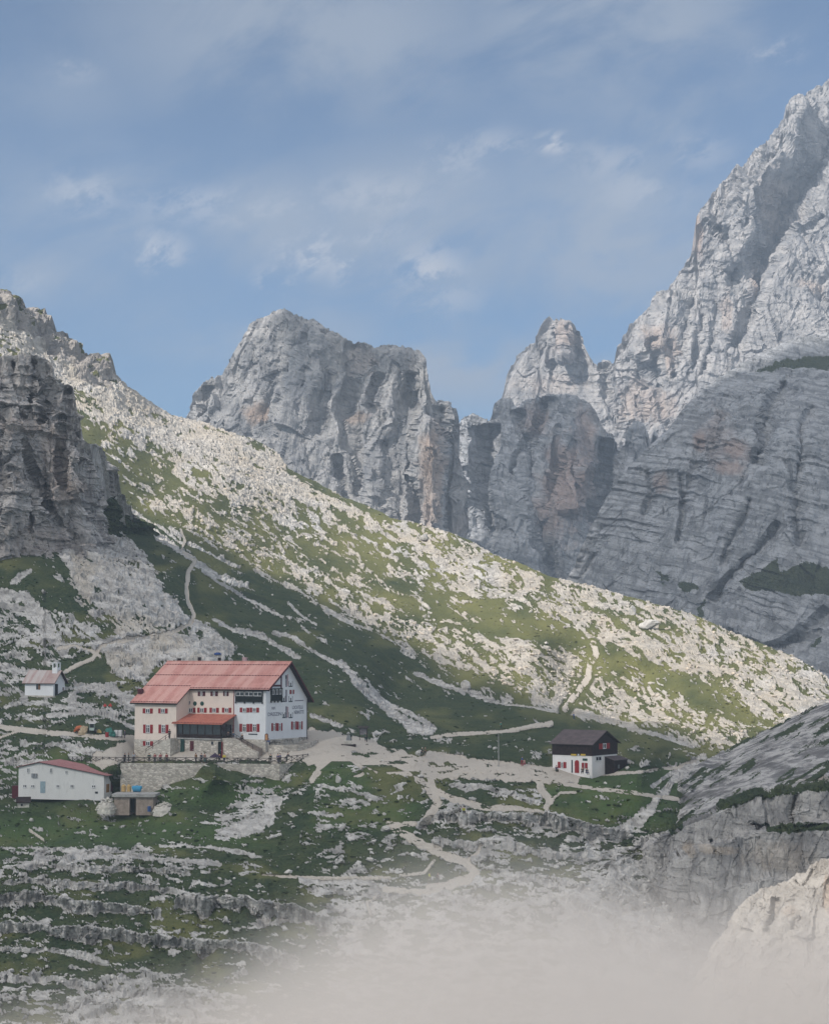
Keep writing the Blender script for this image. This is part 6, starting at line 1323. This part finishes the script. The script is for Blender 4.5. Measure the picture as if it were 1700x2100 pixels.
# ================================================================== BOULDERS AND LOOSE STONES
def rockshape(seed, sub=2):
    bm = bmesh.new(); bmesh.ops.create_icosphere(bm, subdivisions=sub, radius=1); rg = np.random.default_rng(seed)
    co = np.array([v.co for v in bm.verts]); 
    for _ in range(7):                                      # cut flat faces
        d = rg.normal(size=3); d /= np.linalg.norm(d); t = co @ d; lim = rg.uniform(.45, .8); co = co - d[None] * np.clip(t - lim, 0, None)[:, None]
    co *= 1 + .12 * fbm(co * 1.7 + seed, 3, seed=seed)[:, None]
    F = np.array([[v.index for v in f.verts] for f in bm.faces]); bm.free(); return co * np.array([1, .85, .75]), F
SH = [rockshape(s, 1) for s in range(10)]
def big_boulder(px, py, w, h, label, seed, name='boulder', mat=None):
    co, F = rockshape(seed + 50, 3); p = ground(px, py); s = w * p.y / FPX / 2; z = h * p.y / FPX / 2
    co = co * np.array([s, s * .9, z / .75]) + fbm(co * 3, 4, seed=seed, kind='b')[:, None] * co * .12 * s
    V = co + np.array([p.x, p.y, p.z + z * .75])
    o = mesh_np(name, V - np.array(p), F, mat or M_BOUL, {'grass': np.zeros(len(V)), 'warm': np.zeros(len(V)), 'dry': np.zeros(len(V)), 'path': np.zeros(len(V))}); o.location = p; tag(o, label, 'boulder', 'large boulders on the slopes'); return o
M_BOUL = rock_mat('boulder_rock', base=(0.60, 0.585, 0.56), dark=(0.36, 0.35, 0.34), warm=(0.58, 0.47, 0.34), k=0.7, bump=.5)
for q in ((955, 1414, 26, 22, 'lone grey boulder in the middle of the dark grass slope', 1), (693, 1608, 18, 17, 'white boulder on the grass just below the track fork', 2), (860, 1548, 16, 14, 'pale block beside the hiker on the main track', 3), (1297, 1262, 16, 26, 'upright boulder with a dark side on the sunlit crest', 4), (1332, 1290, 44, 24, 'long pale boulder lying right of the upright one on the crest', 5),
          (790, 1705, 22, 14, 'pale boulder in grass left of the winding footpath', 6), (760, 1768, 18, 12, 'small white boulder low in the meadow left of the path bend', 7), (867, 1108, 22, 20, 'dark sided boulder on the upper sunlit ridge', 8), (1287, 1578, 10, 8, 'small white stone right behind the dark hut shed', 9), (65, 1680, 10, 9, 'white stone in the meadow under the shelter', 10)): big_boulder(*q)
rg = np.random.default_rng(5)
def scatter(name, n, smin, smax, prob, px0, px1, py0, py1, mat, label, warmv=0.0, flatten=.75):
    """loose stones lying on the land, too many to count: one object"""
    gi = rg.integers(0, NR - 1, n * 12); gj = rg.integers(0, NC - 1, n * 12)
    # even over the picture area
    x = PX[gi, gj]; y = PY[gi, gj]; keep = (x > px0) & (x < px1) & (y > py0) & (y < py1)
    w = prob[gi, gj] * (YB - skyA[gj]) / YB; keep &= rg.random(len(gi)) < w
    gi, gj = gi[keep][:n], gj[keep][:n]; V = []; F = []; wv = []; off = 0
    for a, b in zip(gi, gj):
        co, f = SH[int(rg.integers(0, 10))]; th = rg.uniform(0, 6.28); c, s_ = math.cos(th), math.sin(th); s = smin + (smax - smin) * rg.random() ** 4.5
        q = co * s * np.array([1, rg.uniform(.6, 1), rg.uniform(.5, 1) * flatten / .75]); q = q @ np.array([[c, -s_, 0], [s_, c, 0], [0, 0, 1]]).T
        V.append(q + P2[a, b] + np.array([0, 0, s * .15])); F.append(f + off); off += len(co); wv.append(np.full(len(co), warm[a, b] * .8 + warmv))
    V = np.concatenate(V); F = np.concatenate(F); z = np.zeros(len(V))
    o = mesh_np(name, V, F, mat, {'grass': z, 'warm': np.concatenate(wv), 'dry': z, 'path': z}); tag(o, label, kind='stuff'); return o
lit = litside * (1 - flat)
scatter('boulder_field', 8500, .14, 1.3, lit * np.clip(rr * 1.5 - .2, .05, 1), -200, 1900, 560, 1560, M_BOUL, 'loose white boulders and rubble strewn over the sunlit slope')
scatter('rubble', 2800, .12, .9, (1 - litside) * (1 - flat) * (1 - 0.0 * rock) * np.clip(rr * .9 + .12, 0, 1), -200, 1900, 1050, 2200, M_BOUL, 'loose pale stones strewn over the shaded meadow and ledges')

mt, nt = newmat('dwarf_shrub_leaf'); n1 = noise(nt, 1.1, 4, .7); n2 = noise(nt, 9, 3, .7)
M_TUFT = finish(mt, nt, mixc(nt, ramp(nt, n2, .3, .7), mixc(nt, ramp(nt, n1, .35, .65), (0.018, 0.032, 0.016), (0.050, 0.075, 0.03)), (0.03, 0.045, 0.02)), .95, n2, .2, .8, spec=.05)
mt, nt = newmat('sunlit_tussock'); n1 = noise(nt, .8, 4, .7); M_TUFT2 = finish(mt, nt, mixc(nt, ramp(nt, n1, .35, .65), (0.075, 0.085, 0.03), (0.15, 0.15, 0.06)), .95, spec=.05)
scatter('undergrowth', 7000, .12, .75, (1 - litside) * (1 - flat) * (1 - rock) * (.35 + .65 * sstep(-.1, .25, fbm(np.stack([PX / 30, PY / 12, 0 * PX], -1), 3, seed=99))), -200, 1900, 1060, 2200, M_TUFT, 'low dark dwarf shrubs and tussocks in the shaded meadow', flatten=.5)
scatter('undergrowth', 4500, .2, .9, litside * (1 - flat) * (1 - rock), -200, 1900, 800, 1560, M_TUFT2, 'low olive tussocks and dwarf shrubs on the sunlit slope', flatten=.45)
# ================================================================== MIST BANK IN THE VALLEY
mb_ = MB().box(-40, 40, 44, 104, -16, 13.5).build('mist', M_CONC); mb_.data.materials.clear()
mm, nt = newmat('mist_vapour'); v = nt.nodes.new('ShaderNodeVolumePrincipled'); v.inputs['Color'].default_value = (.95, .90, .86, 1); v.inputs['Anisotropy'].default_value = .2
geo = nt.nodes.new('ShaderNodeNewGeometry'); sp = nt.nodes.new('ShaderNodeSeparateXYZ'); nt.links.new(geo.outputs['Position'], sp.inputs[0])
# upper surface of the bank as a function of x (metres): high in the middle and right, falling away to the left
topc = nt.nodes.new('ShaderNodeFloatCurve'); cv = topc.mapping.curves[0]
PR = [(-20, 0.2), (-14, 1.0), (-10, 2.4), (-7, 4.2), (-4.2, 5.6), (-1.5, 6.9), (2, 7.5), (6, 7.4), (9.5, 6.9), (12, 6.3), (20, 6.0)]
def nx(x): return (x + 20) / 40
cv.points[0].location = (nx(PR[0][0]), PR[0][1] / 15); cv.points[1].location = (nx(PR[-1][0]), PR[-1][1] / 15)
for x, z in PR[1:-1]: cv.points.new(nx(x), z / 15)
topc.mapping.update()
xn = mth(nt, 'DIVIDE', mth(nt, 'ADD', sp.outputs['X'], 20), 40, clamp=True); nt.links.new(xn, topc.inputs['Value'])
ztop = mth(nt, 'MULTIPLY', topc.outputs[0], 15)
nn = noise(nt, .16, 4, .55, co=geo.outputs['Position'])
hgt = mth(nt, 'ADD', mth(nt, 'SUBTRACT', ztop, sp.outputs['Z']), mth(nt, 'MULTIPLY', mth(nt, 'SUBTRACT', nn, .5), 2.0))
den = mth(nt, 'MULTIPLY', mth(nt, 'POWER', ramp(nt, hgt, -3.0, 3.4), 2.0), .08)
nt.links.new(den, v.inputs['Density']); o = nt.nodes.new('ShaderNodeOutputMaterial'); nt.links.new(v.outputs[0], o.inputs['Volume']); mb_.data.materials.append(mm); tag(mb_, kind='stuff')
